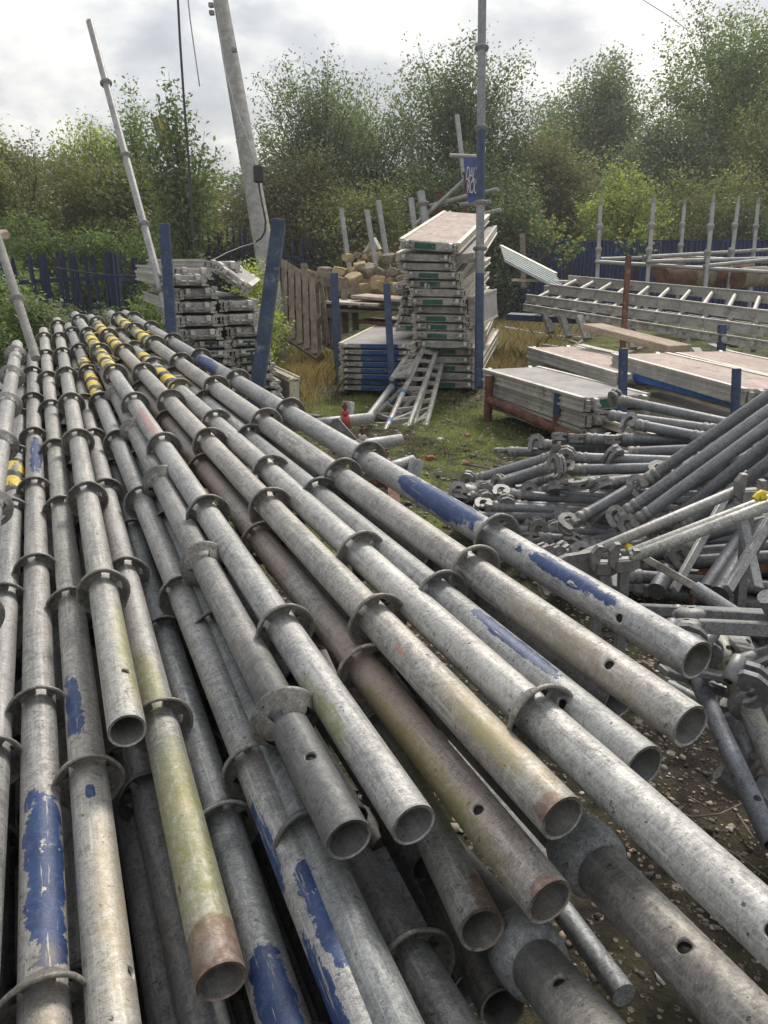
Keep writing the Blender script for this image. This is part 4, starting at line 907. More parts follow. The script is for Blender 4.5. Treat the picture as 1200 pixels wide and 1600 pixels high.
# banner
A=P(724,246,9.0);Bb=P(749,246,9.0);Cc=P(731,317,9.0);D_=P(751,316,9.0)
t=thing('banner','blue vertical banner with white capital letters half hidden by the tall post','banner',A)
W2=(Bb-A); ext=1.15; vs=[];N1,N2=12,14
for j in range(N2+1):
    for i in range(N1+1):
        top=A.lerp(A+(Bb-A)*ext,i/N1); bot=Cc.lerp(Cc+(D_-Cc)*ext,i/N1); p=top.lerp(bot,j/N2)-A; p.y+=.02*math.sin(i*.9+j*.35); vs.append(p)
fs=[(j*(N1+1)+i,j*(N1+1)+i+1,(j+1)*(N1+1)+i+1,(j+1)*(N1+1)+i) for j in range(N2) for i in range(N1)]
m=MB(); m.add(vs,fs,True); m.build('cloth',flat('banner_cloth',(.055,.075,.21),.7),t)
for k,(txt,yy,xx) in enumerate((('DALT',281,727.5),('ROOF',301.5,729))):
    cu=bpy.data.curves.new('lettering','FONT'); cu.body=txt; cu.size=.19; cu.extrude=.003; cu.space_character=.86
    o=bpy.data.objects.new('lettering',cu); COL.objects.link(o)
    dg=bpy.context.evaluated_depsgraph_get(); me=bpy.data.meshes.new_from_object(o.evaluated_get(dg)); bpy.data.objects.remove(o)
    lo=link('lettering',me,M_white,t); lo.location=P(xx,yy,8.96)-A; lo.rotation_euler=(math.pi/2,math.radians(3),0); lo.scale=(.33,1.1,1)
# corrugated pale sheet
a=P(782,388,10.5);b=P(868,432,9.6);c=P(790,415,9.2)
t=thing('roof_sheet','pale green profiled metal sheet lying tilted right of the tall deck stack','metal sheet',a)
e1=(b-a);e2=(c-a)*.8; vs=[];n_=12
for i in range(n_*2+1):
    f=i/(n_*2); off=Vector((0,0,.03 if (i//2)%2 else 0)); vs+=[e2*f+off,e2*f+e1+off]
m=MB(); m.add(vs,[(2*i,2*i+2,2*i+3,2*i+1) for i in range(n_*2)]); m.build('sheet',worn('pale_green_sheet',(.24,.28,.27),(.32,.36,.34),(.18,.19,.18),sc=4,rough=.5,metal=.2),t)
m=MB(); m.beam((0,0,.03),e1+Vector((0,0,.03)),.05,.03); m.build('edge_flashing',M_alucream,t)
# ---------------- stones, pallets, sheds ----------------
def rock(seed,s,col=None):
    rr=random.Random(seed); m=MB(); pts=[]
    n=9
    import bmesh
    bm=bmesh.new(); bmesh.ops.create_icosphere(bm,subdivisions=3,radius=1)
    nrms=[Vector((rr.gauss(0,1),rr.gauss(0,1),rr.gauss(0,1))).normalized() for _ in range(4)]+[(Vector(a_)+Vector((rr.gauss(0,.13),rr.gauss(0,.13),rr.gauss(0,.13)))).normalized() for a_ in ((1,0,0),(-1,0,0),(0,1,0),(0,-1,0),(0,0,1),(0,0,-1))]; ds=[rr.uniform(.75,.95) for _ in range(4)]+[rr.uniform(.55,.72) for _ in range(6)]
    for v in bm.verts:
        for n_,d_ in zip(nrms,ds):
            k=v.co.dot(n_)-d_
            if k>0: v.co-=n_*k
        v.co+=Vector((noise.noise(v.co*2+Vector((seed,0,0))),noise.noise(v.co*2+Vector((0,seed,0))),0))*.06
        v.co=Vector((v.co.x*s[0],v.co.y*s[1],v.co.z*s[2]))
    me=bpy.data.meshes.new('stone'); bm.to_mesh(me); bm.free(); return me
rocks=[rock(i,(1,.9,.8)) for i in range(8)]; M_stone2=worn('grey_brown_stone',(.22,.19,.15),(.36,.31,.24),(.12,.11,.10),sc=5,fine=30,rough=.92,bump=.8,bd=.01)
sr=random.Random(21); row=['bottom','second','third','upper','top']
cnt_s={}
for lev in range(5):
    x=452+sr.uniform(0,6)+lev*7
    while x<655-lev*8:
        w_=sr.uniform(14,28); h_=sr.uniform(13,20); y=458-lev*12.5+sr.uniform(-3,3)
        if lev>=3 and sr.random()<.45: x+=w_; continue
        z_=9.6+lev*.10+sr.uniform(-.15,.15); s=w_/1200*z_*.70; p=P(x+w_/2,y-6,z_)
        cnt_s[lev]=cnt_s.get(lev,0)+1; me=rocks[sr.randrange(8)]
        o=link('stone',me,M_stone if sr.random()<.68 else M_stone2,None,p,(sr.uniform(-.35,.35),sr.uniform(-.35,.35),sr.uniform(0,6.3))); o.scale=(s,s*.9,s*sr.uniform(.7,1.0))
        tag(o,f'rough cut building stone, {order[min(19,cnt_s[lev]-1)]} from the left in the {["lowest","second","third","fourth","fifth","topmost"][lev]} course','stone','yellow stones heaped behind the pallet'); x+=w_*.92
# timber crate wall carrying the stones
def pallet(name,label,o,ex,ey,thick,nslat,mat,group=None,seed=0,nb=3):
    """ex along slats direction, ey across"""
    o=Vector(o);ex=Vector(ex);ey=Vector(ey);n_=ex.cross(ey).normalized(); t=thing(name,label,'pallet',o,group); rr=random.Random(seed)
    for side in (0,1):
        for i in range(nslat):
            f=(i+.5)/nslat; p=ey*f+n_*thick*side; w_=ey.length/nslat*.55
            m=MB(); m.beam(p,p+ex*rr.uniform(.94,1.02),w_,.018,n_); m.build('slat',mat,t)
    for i in range(nb):
        f=(i+.03)/(nb-1)*.94; p=ex*f+n_*thick*.5; m=MB(); m.beam(p,p+ey,.09,abs(thick)-.02,n_); m.build('bearer',mat,t)
    return t
pallet('pallet','big grey timber pallet leaning on edge left of the stones',P(438,520,8.3),P(436,408,8.6)-P(438,520,8.3),P(505,565,8.0)-P(438,520,8.3),-.12,6,M_wood,seed=1)
pallet('pallet','second timber pallet leaning behind the first near the blue stake',P(495,530,8.8),P(484,428,9.0)-P(495,530,8.8),P(530,545,8.5)-P(495,530,8.8),-.12,4,M_wood,seed=2)
for i,(x,y0,y1) in enumerate(((540,438,520),(556,440,515),(515,425,500),(478,412,470),(499,430,500))):
    a=P(x,y1,8.9);b=P(x-3,y0,9.0); tag(MB().beam((0,0,0),b-a,.075,.025,(0,-1,0)).build('upright_board',M_wood,None,a),f'weathered grey upright board, {order[i]} of the loose boards before the stones','board','loose upright boards in front of the stones')
for i,(x0,y0,x1,y1,mm) in enumerate(((560,462,660,470,M_ply),(500,470,600,475,M_alucream),(525,482,640,488,M_wood),(570,500,660,508,M_rust))):
    a=P(x0,y0,8.9);b=P(x1,y1,8.7); tag(MB().beam((0,0,0),b-a,.55,.03,bev=.004).build('board',mm,None,a),['pinkish board laid flat under the stones','pale board laid flat at the left under the stones','grey board sticking out below the stone heap','rusty sheet edge at the foot of the stone heap'][i],'board')
for i,(x0,y0,x1,y1) in enumerate(((555,420,580,380),(583,372,605,412),(560,398,612,388),(590,392,660,386),(600,404,668,402),(628,382,655,372))):
    a=P(x0,y0,10.8);b=P(x1,y1,10.8); tag(MB().beam((0,0,0),b-a,.09,.04).build('rafter_piece',(M_woodwarm,M_alucream,M_wood)[i%3] if i!=3 else M_rust,None,a),f'timber offcut jutting up behind the stones, {order[i]} from the left','timber','timber offcuts behind the stones')
# rusty drums / rolls by the blue fence
for i,(x,y,z_,r_,L,mm) in enumerate(((1062,436,12,.16,.5,M_rust),(1090,434,12.2,.18,.5,M_wood),(1120,432,12.4,.17,.45,M_rust),(1150,430,12.6,.18,.6,M_rust),(1178,434,12.2,.16,.5,M_stone2),(1048,418,12.8,.16,.4,M_wood))):
    a=P(x,y,z_); t=thing('rusty_roll',f'{order[i]} of the brown rolls and drums heaped behind the ladders','scrap',a,'brown rolls heaped behind the ladders'); MB().tube((-L/2,0,0),(L/2,.2,.02),r_,14).build('roll',mm,t); MB().tube((-L/2-.02,-.01,0),(-L/2+.01,0,0),r_*1.06,14).build('rim',M_rust,t)
# plants: yellow flowered weed, dry grass
def stem_plant(label,base,h,n,seed,flower=True,group=None,leafm=None):
    rr=random.Random(seed); g=np.random.default_rng(seed); t=thing('weed_plant',label,'plant',base,group); m=MB(); F=MB(); C=[]
    for i in range(n):
        e=Vector((rr.uniform(-.35,.35)*h,rr.uniform(-.3,.3)*h,h*rr.uniform(.6,1))); q=[Vector((0,0,0)),e*.5+Vector((0,0,.08*h)),e]; m.path(q,.007,4,.003)
        for j in range(3):
            c=q[1].lerp(e,rr.random())+Vector((rr.gauss(0,.05),rr.gauss(0,.05),rr.gauss(0,.05))); C+= [list(c+Vector((rr.gauss(0,.03),rr.gauss(0,.03),rr.gauss(0,.03)))) for _ in range(4)]
        F.box(e,(.035,.035,.03)); 
    m.build('stem',M_bark,t); link('leaves',leaves_mesh('leaves',np.array(C),.07,g),leafm or L_mid,t)
    if flower: F.build('flowers',M_flower,t)
M_flower=flat('yellow_flower',(.55,.45,.05))
stem_plant('spindly weed with yellow flowers in front of the sheet fence, behind the pale sheet',P(850,432,13.5),1.0,22,1)
stem_plant('second spindly weed right of the thin rusty stake',P(990,440,13.2),1.0,16,2)
stem_plant('weed with few flowers near the timber stake',P(885,440,13.2),.75,14,3)
M_dry=leafmat('dry_grass',[(.12,.085,.055),(.19,.135,.085),(.27,.20,.135),(.14,.085,.055)])
def grass(name,label,cells,n,hh,mat,seed,wd=.006):
    """blades: thin bent triangles"""
    g=np.random.default_rng(seed); k=g.integers(0,len(cells),n); c=np.array(cells,float)
    x=c[k,0]+g.normal(size=n)*c[k,2]; y=c[k,1]+g.normal(size=n)*c[k,3]; h_=hh*g.uniform(.4,1.2,n)
    b=np.stack([x,y,np.array([hgt(a,b_) for a,b_ in zip(x,y)])-.02],1); a=g.uniform(0,6.28,n); dx=np.stack([np.cos(a),np.sin(a),np.zeros(n)],1)*wd
    ln=np.stack([g.normal(size=n)*.3,g.normal(size=n)*.3,np.ones(n)],1)*h_[:,None]; mid=b+ln*.55; tip=b+ln*np.array([1.5,1.5,.95])
    V=np.stack([b-dx,b+dx,mid+dx*.7,tip,mid-dx*.7],1).reshape(-1,3)
    me=bpy.data.meshes.new(name); me.vertices.add(5*n); me.vertices.foreach_set('co',V.ravel()); me.loops.add(5*n); me.loops.foreach_set('vertex_index',np.arange(5*n)); me.polygons.add(n)
    me.polygons.foreach_set('loop_start',np.arange(0,5*n,5)); me.polygons.foreach_set('loop_total',np.full(n,5)); me.update(calc_edges=True)
    o=link(name,me,mat); kind(o,'stuff'); return tag(o,label,'grass')
def cell(px,py,sx,sy): p=G(px,py); return (p.x,p.y,sx,sy)
grass('dry_grass','dry brown grass and dead stalks round the pallets and stakes',[cell(450,590,.3,.3),cell(490,590,.15,.25),cell(470,560,.2,.4),cell(430,620,.2,.3)],7000,.20,M_dry,1,.003)
grass('dry_grass','dry brown grass between the tall deck stack and the ladders',[cell(790,560,.35,.6),cell(800,530,.4,.6),cell(780,590,.2,.3),cell(830,520,.5,.6)],7000,.22,M_dry,2,.003)
grass('green_grass','short green grass tufts in the clearing',[cell(700,640,.3,.3),cell(740,660,.35,.3),cell(500,650,.4,.4),cell(560,640,.3,.3),cell(680,700,.25,.2),cell(760,690,.3,.2)],5000,.022,L_olive,3,.003)
grass('green_grass','scattered short grass on the far ground',[cell(600,600,1.2,1),cell(900,560,1.5,1.2),cell(480,560,1,1.2),cell(1000,640,1,.8)],5000,.05,L_olive,4,.004)
# ---------------- lattice beams in the centre ----------------
def lattice(label,a0,a1,b0,b1,n,mat,r=.022,bands=()):
    A=P(*a0);A1=P(*a1);B=P(*b0);B1=P(*b1); t=thing('lattice_beam',label,'lattice beam',A,'aluminium lattice beams lying in the centre')
    for p,q in ((A,A1),(B,B1)): MB().tube(p-A,q-A,r,12).build('chord',mat,t)
    for i in range(n):
        f=(i+.3)/n; p=A.lerp(A1,f)-A;q=B.lerp(B1,f)-A; m=MB(); m.beam(p,q,.03,.03); m.build('rung',mat,t)
        if i<2 or i>n-2:
            m=MB(); m.beam(p,B.lerp(B1,f+.6/n)-A,.026,.026); m.build('brace',mat,t)
    for f in bands:
        p=A.lerp(A1,f)-A;q=A.lerp(A1,f+.03)-A; MB().tube(p,q,r*1.06,12).build('blue_band',M_bandblue,t)
    return t
M_bandblue=flat('light_blue_band',(.08,.22,.5))
lattice('bright lattice beam lying rungs up against the tall deck stack',(596,686,5.5),(664,540,7.0),(634,678,5.6),(684,545,7.1),9,M_alu,.022,(.14,.42))
lattice('lattice beam lying behind, crossing towards the low blue-ended stack',(612,592,6.2),(655,528,7.2),(636,588,6.3),(668,530,7.3),6,M_alu,.02)
lattice('grimy lattice beam half under the bright one',(565,668,5.7),(640,598,6.6),(600,676,5.6),(655,610,6.5),5,M_aludirty,.022,(.5,))
lattice('dull lattice beam on the ground right of the bright one',(640,688,5.6),(676,560,7.0),(664,672,5.7),(690,570,7.0),8,M_aludirty,.022)
a=G(566,664,.06);b=G(612,604,.16); tag(MB().tube((0,0,0),b-a,.026,12).build('loose_tube',M_galv,None,a),'loose galvanised tube lying left of the bright lattice beam','scaffold tube')
# tubes with painted couplers just behind the pile
def coupler_tube(label,p0,z0,p1,z1,fc,mat,r=.029,lab2='red'):
    a=P(*p0,z0);b=P(*p1,z1);d=b-a;M=frame(d); t=thing('handrail_tube',label,'scaffold tube',a,'tubes with clamped couplers behind the pile')
    m=MB(); L=d.length; m.lathe([(0,r-.004),(0,r),(L,r),(L,r-.004),(L-.1,r-.004)],20,M); m.build('tube',M_galv,t)
    c=d*fc
    m=MB(); m.lathe([(-.020,r+.001),(-.020,r+.005),(.020,r+.005),(.020,r+.001)],16,M,c); o=m.build('coupler_band',mat,t)
    m=MB(); m.box(c+Vector((0,0,r+.014)),(.05,.03,.02),M,.004); m.build('coupler_flap',mat,t)
    m=MB(); m.tube(c+Vector((0,0,r)),c+Vector((0,0,r+.07)),.008,8); m.tube(c+Vector((0,0,r+.035)),c+Vector((0,0,r+.055)),.017,6); m.build('bolt',M_rust,t)
    return t
coupler_tube('level tube with a red clamped coupler, behind the topmost pile tubes',(440,668),3.9,(583,653),4.0,.69,M_red)
coupler_tube('level tube with an off-white coupler, below the red one',(520,702),3.7,(628,687),3.8,.42,M_white)
coupler_tube('short tube with a pink coupler, half hidden by the outermost tube',(590,737),3.5,(646,720),3.6,.22,M_pink)
def stub(label,p0,p1,z,r,cat='scaffold tube',hole=True):
    a=P(*p0,z);b=P(*p1,z); t=thing('tube_stub',label,cat,a); d=b-a;M=frame(d,(0,-1,0)); L=d.length
    MB().lathe([(0,r),(L,r),(L,r-.004),(L-.06,r-.004)],20,M).build('tube',M_galvdark,t)
    if hole:
        m=hole_patch(M,r,.011,L*.42,.0008); m.build('pin_hole',M_hole,t)
    return t
stub('upright stub with a hole standing at the end of the pink coupler tube',(638,765),(652,718),3.55,.033)
stub('short upright stub behind the red coupler tube',(540,668),(545,628),4.05,.032,hole=False)
a=P(520,695,3.9); m=MB(); m.prism([(0,0),(.16,0),(.03,.14),(0,.13)],.012,Matrix.Rotation(-.2,3,'Z')); tag(m.build('base_gusset',M_galvdark,None,a),'grey triangular gusset plate by the red coupler tube','plate')
# ---------------- claw ended ledgers ----------------
def claw_mesh(seed):
    rr=random.Random(seed); m=MB()
    # local: tube runs along +Y from y=0; head sits in y<0. jaw plane = XZ ... C opening to -Y
    for sx,sc in ((-.012,1),(.012,.94)):
        C=[(-.000,.010),(-.012,.034),(-.034,.046),(-.058,.040),(-.070,.020),(-.072,-.008),(-.066,-.034),(-.054,-.040),(-.050,-.026),(-.053,-.004),(-.050,.014),(-.040,.024),(-.026,.020),(-.020,.004),(-.022,-.016),(-.010,-.022),(0,-.016)]
        C=[(a*sc*1.12,b*sc*1.12) for a,b in C]
        m.prism([(a,b) for a,b in C][::-1],.013,Matrix.Rotation(math.pi/2,3,'Z'),(sx,0,0))
    m.box((0,-.012,-.004),(.036,.045,.034),None,.006)
    m.box((0,-.040,.0),(.011,.030,.030),Matrix.Rotation(rr.uniform(-.3,.3),3,'X'),.003)
    m.box((0,-.052,.036),(.014,.05,.010),Matrix.Rotation(.5,3,'X'),.003)
    m.lathe([(-.004,.014),(.0,.026),(.018,.0262),(.022,.0225),(.030,.0225),(.034,.0258),(.046,.0258),(.050,.0215)],16)
    return m.mesh('claw_head')
CLAWS=[claw_mesh(i) for i in range(4)]
_lt=MB(); _lt.lathe([(.03,.0225),(1.0,.0225)],18); _lt.lathe([(.985,.024),(1.0,.024),(1.0,.010)],18); LT=_lt.mesh('ledger_tube')
def ledger(label,p0,z0,p1,z1,roll=None,dark=1,L=None,grp='claw ended ledger tubes heaped on the right'):
    a=P(*p0,z0);b=P(*p1,z1); return ledger3(label,a,b,roll,dark,grp)
lr=random.Random(44)
def ledger3(label,a,b,roll=None,dark=1,grp='claw ended ledger tubes heaped on the right'):
    d=b-a; L=d.length; M=frame(d)@Matrix.Rotation(lr.uniform(-1.4,1.4) if roll is None else math.radians(roll),3,'Y')
    t=thing('ledger',label,'ledger tube',a,grp,M)
    o=link('tube',LT,None,t); o.scale=(1,L,1)
    if not LT.materials: LT.materials.append(M_galvdark)
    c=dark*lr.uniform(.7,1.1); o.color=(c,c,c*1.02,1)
    h=link('claw_head',lr.choice(CLAWS),M_cast,t,(0,.012,0)); h.scale=(1,1,1)
    h2=link('claw_head',lr.choice(CLAWS),M_cast,t,(0,L-.012,0),(0,0,math.pi))
    return t
def K(x,y): return (820+x/3.158,620+y/3.158)
def J(x,y): return (680+x/2.308,580+y/2.308)
LG=[ # upper tubes
('claw tube lying highest, its head tipped over a pale deck',K(470,15),3.7,K(1090,150),3.1,20),
('claw tube with an upright hooked head beside the pale deck',K(415,90),3.55,K(950,165),3.15,80),
('claw tube with a dark head under the two highest ones',K(545,135),3.35,K(900,205),3.1,-40),
('claw tube with a big pale hook hanging down in the middle of the upper row',K(470,205),3.35,K(900,215),3.2,88),
('claw tube with a pale open hook left in the upper row',K(290,205),3.45,K(800,225),3.3,80),
('claw tube with a grey closed head between the pale hooks at left',K(205,210),3.5,K(700,235),3.4,60),
('claw tube poking furthest left over the moss with a white open claw',K(85,235),3.65,K(420,250),3.5,-20),
('claw tube starting furthest left of the whole heap with a curled head',J(262,290),3.8,J(460,295),3.6,85),
('claw tube in the second row with its head under the white claw',K(240,300),3.3,K(800,320),3.1,10),
('claw tube in the second row tipped slightly upward',K(240,360),3.25,K(780,350),3.0,-60),
('darker claw tube in the third row with a square head',K(300,430),3.1,K(720,395),3.0,85),
('claw tube with a drooping hook in the second row',K(500,275),3.28,K(960,255),3.05,70),
# diagonals
('uppermost long diagonal claw tube running to the right frame edge',K(590,420),2.95,K(1330,-95),2.75,-30),
('second long diagonal claw tube running to the right frame edge',K(490,575),2.85,K(1330,-20),2.62,-50),
('third long diagonal claw tube running to the right frame edge',K(550,615),2.80,K(1330,50),2.52,-20),
('fourth long diagonal claw tube running to the right frame edge',K(680,640),2.78,K(1330,130),2.45,30),
('fifth long diagonal claw tube, mostly behind the pale painted tubes',K(780,650),2.74,K(1330,230),2.4,0),
('diagonal claw tube lying lowest left with a pale pointed claw',K(250,610),2.9,K(640,385),3.0,-70),
('short diagonal claw tube with a worn head below the thin pale tubes',K(790,755),2.62,K(1100,480),2.6,-10),
]
for l,a,za,b,zb,rl in LG: ledger(l,a,za,b,zb,rl)
# row of tubes pointing out over the moss, left
for i,(a,b) in enumerate(((J(140,390),J(430,305)),(J(95,438),J(400,350)),(J(110,462),J(385,370)),(J(235,440),J(420,385)),(J(280,460),J(430,420)),(J(245,405),J(420,345)))):
    ledger(f'bright claw tube pointing out over the moss, {order[i]} from the top',a,3.75-.07*i,b,3.5-.07*i,lr.uniform(-90,90),1.35)
# heap of heads below: tubes running right and down from random heads
hn=0
for i in range(84):
    fx=lr.random(); fy=lr.random()
    px=J(100+430*fx,0)[0]; py=J(0,430+ (270*fy)*(.35+.65*fx))[1]
    zg=G(px,py).y/CS; zz=3.38-.75*(py-766)/120*.5+lr.uniform(-.12,.22)
    a=P(px,py,zz); 
    if a.z<.03: a.z=.03+lr.random()*.04
    yaw=lr.uniform(-.42,.18)-.1; L=lr.uniform(.9,1.4); d=Vector((math.cos(yaw),math.sin(yaw)+.25,lr.uniform(-.06,.02)))*L
    b=a+d; b.z=max(b.z,.03)
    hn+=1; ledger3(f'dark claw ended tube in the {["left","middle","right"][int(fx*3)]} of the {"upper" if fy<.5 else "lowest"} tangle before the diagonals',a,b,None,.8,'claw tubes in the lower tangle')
for i in range(26):
    a=P(lr.uniform(860,1010),lr.uniform(850,925),lr.uniform(2.55,2.95)); a.z=max(a.z,.04); yaw=lr.uniform(-.3,.7); L=lr.uniform(.8,1.3)
    b=a+Vector((math.cos(yaw)*L,math.sin(yaw)*L,0)); b.z=max(.03,a.z+lr.uniform(-.1,.12))
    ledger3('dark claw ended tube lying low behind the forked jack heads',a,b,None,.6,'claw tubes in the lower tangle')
for i in range(30):   # tangle behind/under the diagonals
    a=P(lr.uniform(930,1250),lr.uniform(700,930),lr.uniform(2.9,3.3)); a.z=min(max(a.z,.04),.42); yaw=lr.uniform(-.2,.9); L=lr.uniform(.9,1.5)
    b=a+Vector((math.cos(yaw)*L,math.sin(yaw)*L,0)); b.z=max(.03,a.z+lr.uniform(-.15,.15))
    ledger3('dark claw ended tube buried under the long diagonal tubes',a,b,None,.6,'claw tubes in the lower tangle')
# thin pale painted tubes lying on forked jack heads
M_pale=galv('pale_painted_tube',tint=(1.45,1.45,1.38)); M_paleblue=galv('pale_bluish_tube',[('blue',.30,.62,0,25)],tint=(1.05,1.08,1.12))
def ptube(label,p0,z0,p1,z1,r,mat,end=None):
    a=P(*p0,z0);b=P(*p1,z1);d=b-a; t=thing('prop_tube',label,'prop tube',a,'thin pale tubes resting on the forked heads'); L=d.length;M=frame(d)
    MB().lathe([(0,.002),(0,r-.001),(.003,r),(L-.003,r),(L,r-.002),(L,.002)],18,M).build('tube',mat,t)
    if end: MB().lathe([(-.006,.001),(-.006,r*.9),(.004,r*1.02),(.016,r*1.02)],18,M).build('end_cap',end,t)
    return t
ptube('pale bluish tube with a red painted end lying over the forked heads',K(240,805),2.25,K(1060,458),2.30,.0165,M_galv,M_red)
ptube('long whitish tube above, resting in the right forked head',K(515,770),2.22,K(1330,455),2.1,.0135,M_pale)
ptube('long whitish tube below, the thicker of the close pair',K(525,795),2.18,K(1330,485),2.05,.0165,M_pale)
tag(MB().beam(P(*K(497,742),2.25),P(*K(535,752),2.25),.03,.02,bev=.004).build('yellow_strap',flat('yellow_plastic',(.7,.55,.03))),'small yellow strap beside the left end of the whitish tubes','strap')
tag(MB().path([P(*K(x,y),2.05) for x,y in ((1135,505),(1150,488),(1170,475),(1190,480),(1185,495),(1160,500))],.010,6).build('yellow_strap',flat('yellow_rope',(.75,.60,.03))),'yellow rope loop tied by the right forked head','strap')
def fork(label,p,z,L,lean,s=1.0):
    """forked jack head on a square stem"""
    a=P(*p,z); t=thing('forked_jack',label,'jack',a,'forked jack heads under the pale tubes',Matrix.Rotation(lean,3,'Y'))
    s*=.72
    m=MB(); m.prism([(-.060*s,.0),(-.060*s,.055*s),(-.040*s,.085*s),(-.020*s,.085*s),(-.026*s,.022*s),(.028*s,.022*s),(.034*s,.055*s),(.055*s,.055*s),(.060*s,-.01),(.03*s,-.035*s),(-.03*s,-.035*s)],.030*s); m.build('fork',M_cast,t)
    m=MB(); m.box((-.005,-.018*s,-.005),(.06*s,.012,.05*s),None,.002); m.build('gusset',M_cast,t)
    m=MB(); m.box((0,0,-.03*s-L/2),(.028,.028,L),None,.002); m.build('stem',M_galvdark,t)
    return t
fork('left forked jack head standing up between red end and whitish tubes',K(395,835),2.2,.34,.05)
fork('right one of the two close forked jack heads',K(490,820),2.18,.34,-.05)
fork('forked head right of the yellow rope under the bluish tube',K(1110,480),2.28,.55,-.06,1.05)
t=tag(MB().prism([(-.09,.02),(-.03,.05),(.06,.065),(.065,-.02),(.03,-.11),(0,-.11),(.0,-.03)],.02,None,P(*K(245,860),2.24)).build('jack_plate',M_cast),'grey triangular bracket right under the red painted tube end','bracket')
for i,(p0,z0,p1,z1,w_,mt,lb) in enumerate(((K(590,795),2.30,K(860,950),2.1,.022,M_aludirty,'flat bar sloping down right below the forked heads'),(K(735,955),2.2,K(985,505),2.45,.024,M_galv,'angled bar rising right behind the whitish tubes'),(K(1000,950),2.0,K(1230,570),2.15,.026,M_galv,'long square bar rising to the right frame edge'),(K(1070,590),2.3,K(1150,950),2.1,.028,M_galvdark,'steep square bar falling below the whitish tubes'),(K(440,880),2.3,K(450,950),2.25,.03,M_galvdark,'short square stem below the left forked head'))):
    a=P(*p0,z0);b=P(*p1,z1); tag(MB().beam((0,0,0),b-a,w_,w_*.7,(0,-1,.2),.002).build('brace_bar',mt,None,a),lb,'bar')
a=P(*K(780,965),2.6);b=P(*K(1230,770),2.7); tag(MB().beam((0,0,0),b-a,.09,.05).build('rusty_beam',M_rust,None,a),'rusty beam low behind the crossing bars','beam')
for i,(p0,z0,p1,z1) in enumerate(((K(900,960),2.35,K(1085,680),2.5),(K(960,975),2.3,K(1180,640),2.5),(K(650,960),2.5,K(700,860),2.6))):
    a=P(*p0,z0);b=P(*p1,z1); tag(MB().tube((0,0,0),b-a,.030,16).build('dark_tube',galv('dark_plastic_tube',tint=(.33,.34,.40)) if i==0 else bpy.data.materials['dark_plastic_tube'],None,a),['dark smooth tube falling steeply behind the crossing bars','second dark tube right beside the steep dark one','short dark stub left behind the crossing bars'][i],'tube')
# ---------------- braces and castings, right foreground ----------------
def H4(x,y): return (900+x/4,900+y/4)
def channel(label,p0,z0,p1,z1,wd):
    a=P(*p0,z0);b=P(*p1,z1);d=b-a;M=frame(d,(0,.25,1));L=d.length; t=thing('channel_bar',label,'bar',a,'flat channel bars with hooked ends'); h=wd/2
    m=MB(); m.box(d/2,(.012,L,wd*.62),M,.002); m.box(d/2+M@Vector((-.010,0,wd*.27)),(.012,L,.003),M); m.build('channel',M_galvl,t)
    m=MB(); m.lathe([(-.016,.006),(-.014,.026),(-.004,.031),(.004,.031),(.010,.024),(.012,.006)],20,frame(M@Vector((0,0,1)),(1,0,0)),M@Vector((0,-.02,0))); m.build('disc_end',M_cast,t)
    return t
M_galvl=galv('smooth_galvanised_channel',tint=(.66,.67,.70))
channel('upper flat galvanised bar pointing left behind the algae-green mouth',H4(365,210),1.55,H4(1330,255),1.42,.034)
channel('lower flat galvanised bar with a disc end, right behind the green mouth',H4(765,315),1.40,H4(1330,345),1.32,.040)
channel('short flat bar at the right frame edge below the two long ones',H4(1110,500),1.38,H4(1330,440),1.34,.032)
channel('third flat bar between the two long ones reaching the right frame edge',H4(790,240),1.47,H4(1330,275),1.38,.034)
def bigclaw(label,p,z,M,s=1):
    s*=.66
    t=thing('wedge_head',label,'casting',P(*p,z),'cast wedge heads at the right',M)
    for y,sc in ((-.016,1),(.016,.95)):
        out=[(-.055,-.005),(-.050,.028),(-.025,.048),(.010,.050),(.040,.036),(.056,.008),(.058,-.030),(.046,-.050),(.030,-.046),(.034,-.026),(.030,-.002),(.014,.014),(-.010,.014),(-.022,.002),(-.018,-.012),(-.030,-.022),(-.048,-.018)]
        m=MB(); m.prism([(a*s*sc,b*s*sc) for a,b in out][::-1],.013*s,None,(0,y*s,0)); m.build('jaw',M_cast2,t)
    m=MB(); m.box((-.006*s,0,-.014*s),(.05*s,.016*s,.022*s),Matrix.Rotation(.5,3,'Y'),.003); m.build('wedge',M_cast2,t)
    m=MB(); m.lathe([(-.026,.007),(-.023,.013),(.023,.013),(.026,.007)],14,Matrix.Rotation(.3,3,'X'),(-.052*s,0,.0)); m.build('knuckle',M_cast2,t)
    return t
M_cast2=worn('grey_casting',(.20,.20,.205),(.29,.29,.29),(.14,.135,.13),sc=20,fine=200,rough=.5,metal=.35,bump=.3,bd=.0008)
RX=lambda a,b,c: Matrix.Rotation(c,3,'Z')@Matrix.Rotation(b,3,'Y')@Matrix.Rotation(a,3,'X')
bigclaw('cast wedge head with open jaws right above the algae-green mouth',H4(700,400),1.36,RX(.5,.35,-.2),.95)
bigclaw('lowest cast wedge head by the right frame edge under the flanged tube',H4(1090,670),1.28,RX(.5,.7,-.2),1.05)
bigclaw('half hidden wedge head touching the upper flat bar',H4(730,265),1.50,RX(.4,-.1,-.3),.8)
bigclaw('wedge head cut by the right frame edge',H4(1180,590),1.34,RX(.5,.0,.4),.9)
bigclaw('wedge head lying left behind the outermost tube',H4(520,280),1.55,RX(.4,.2,.2),.8)
bigclaw('small wedge head in the tangle between flat bars and flanged tube',H4(840,470),1.42,RX(.7,1.2,.2),.7)
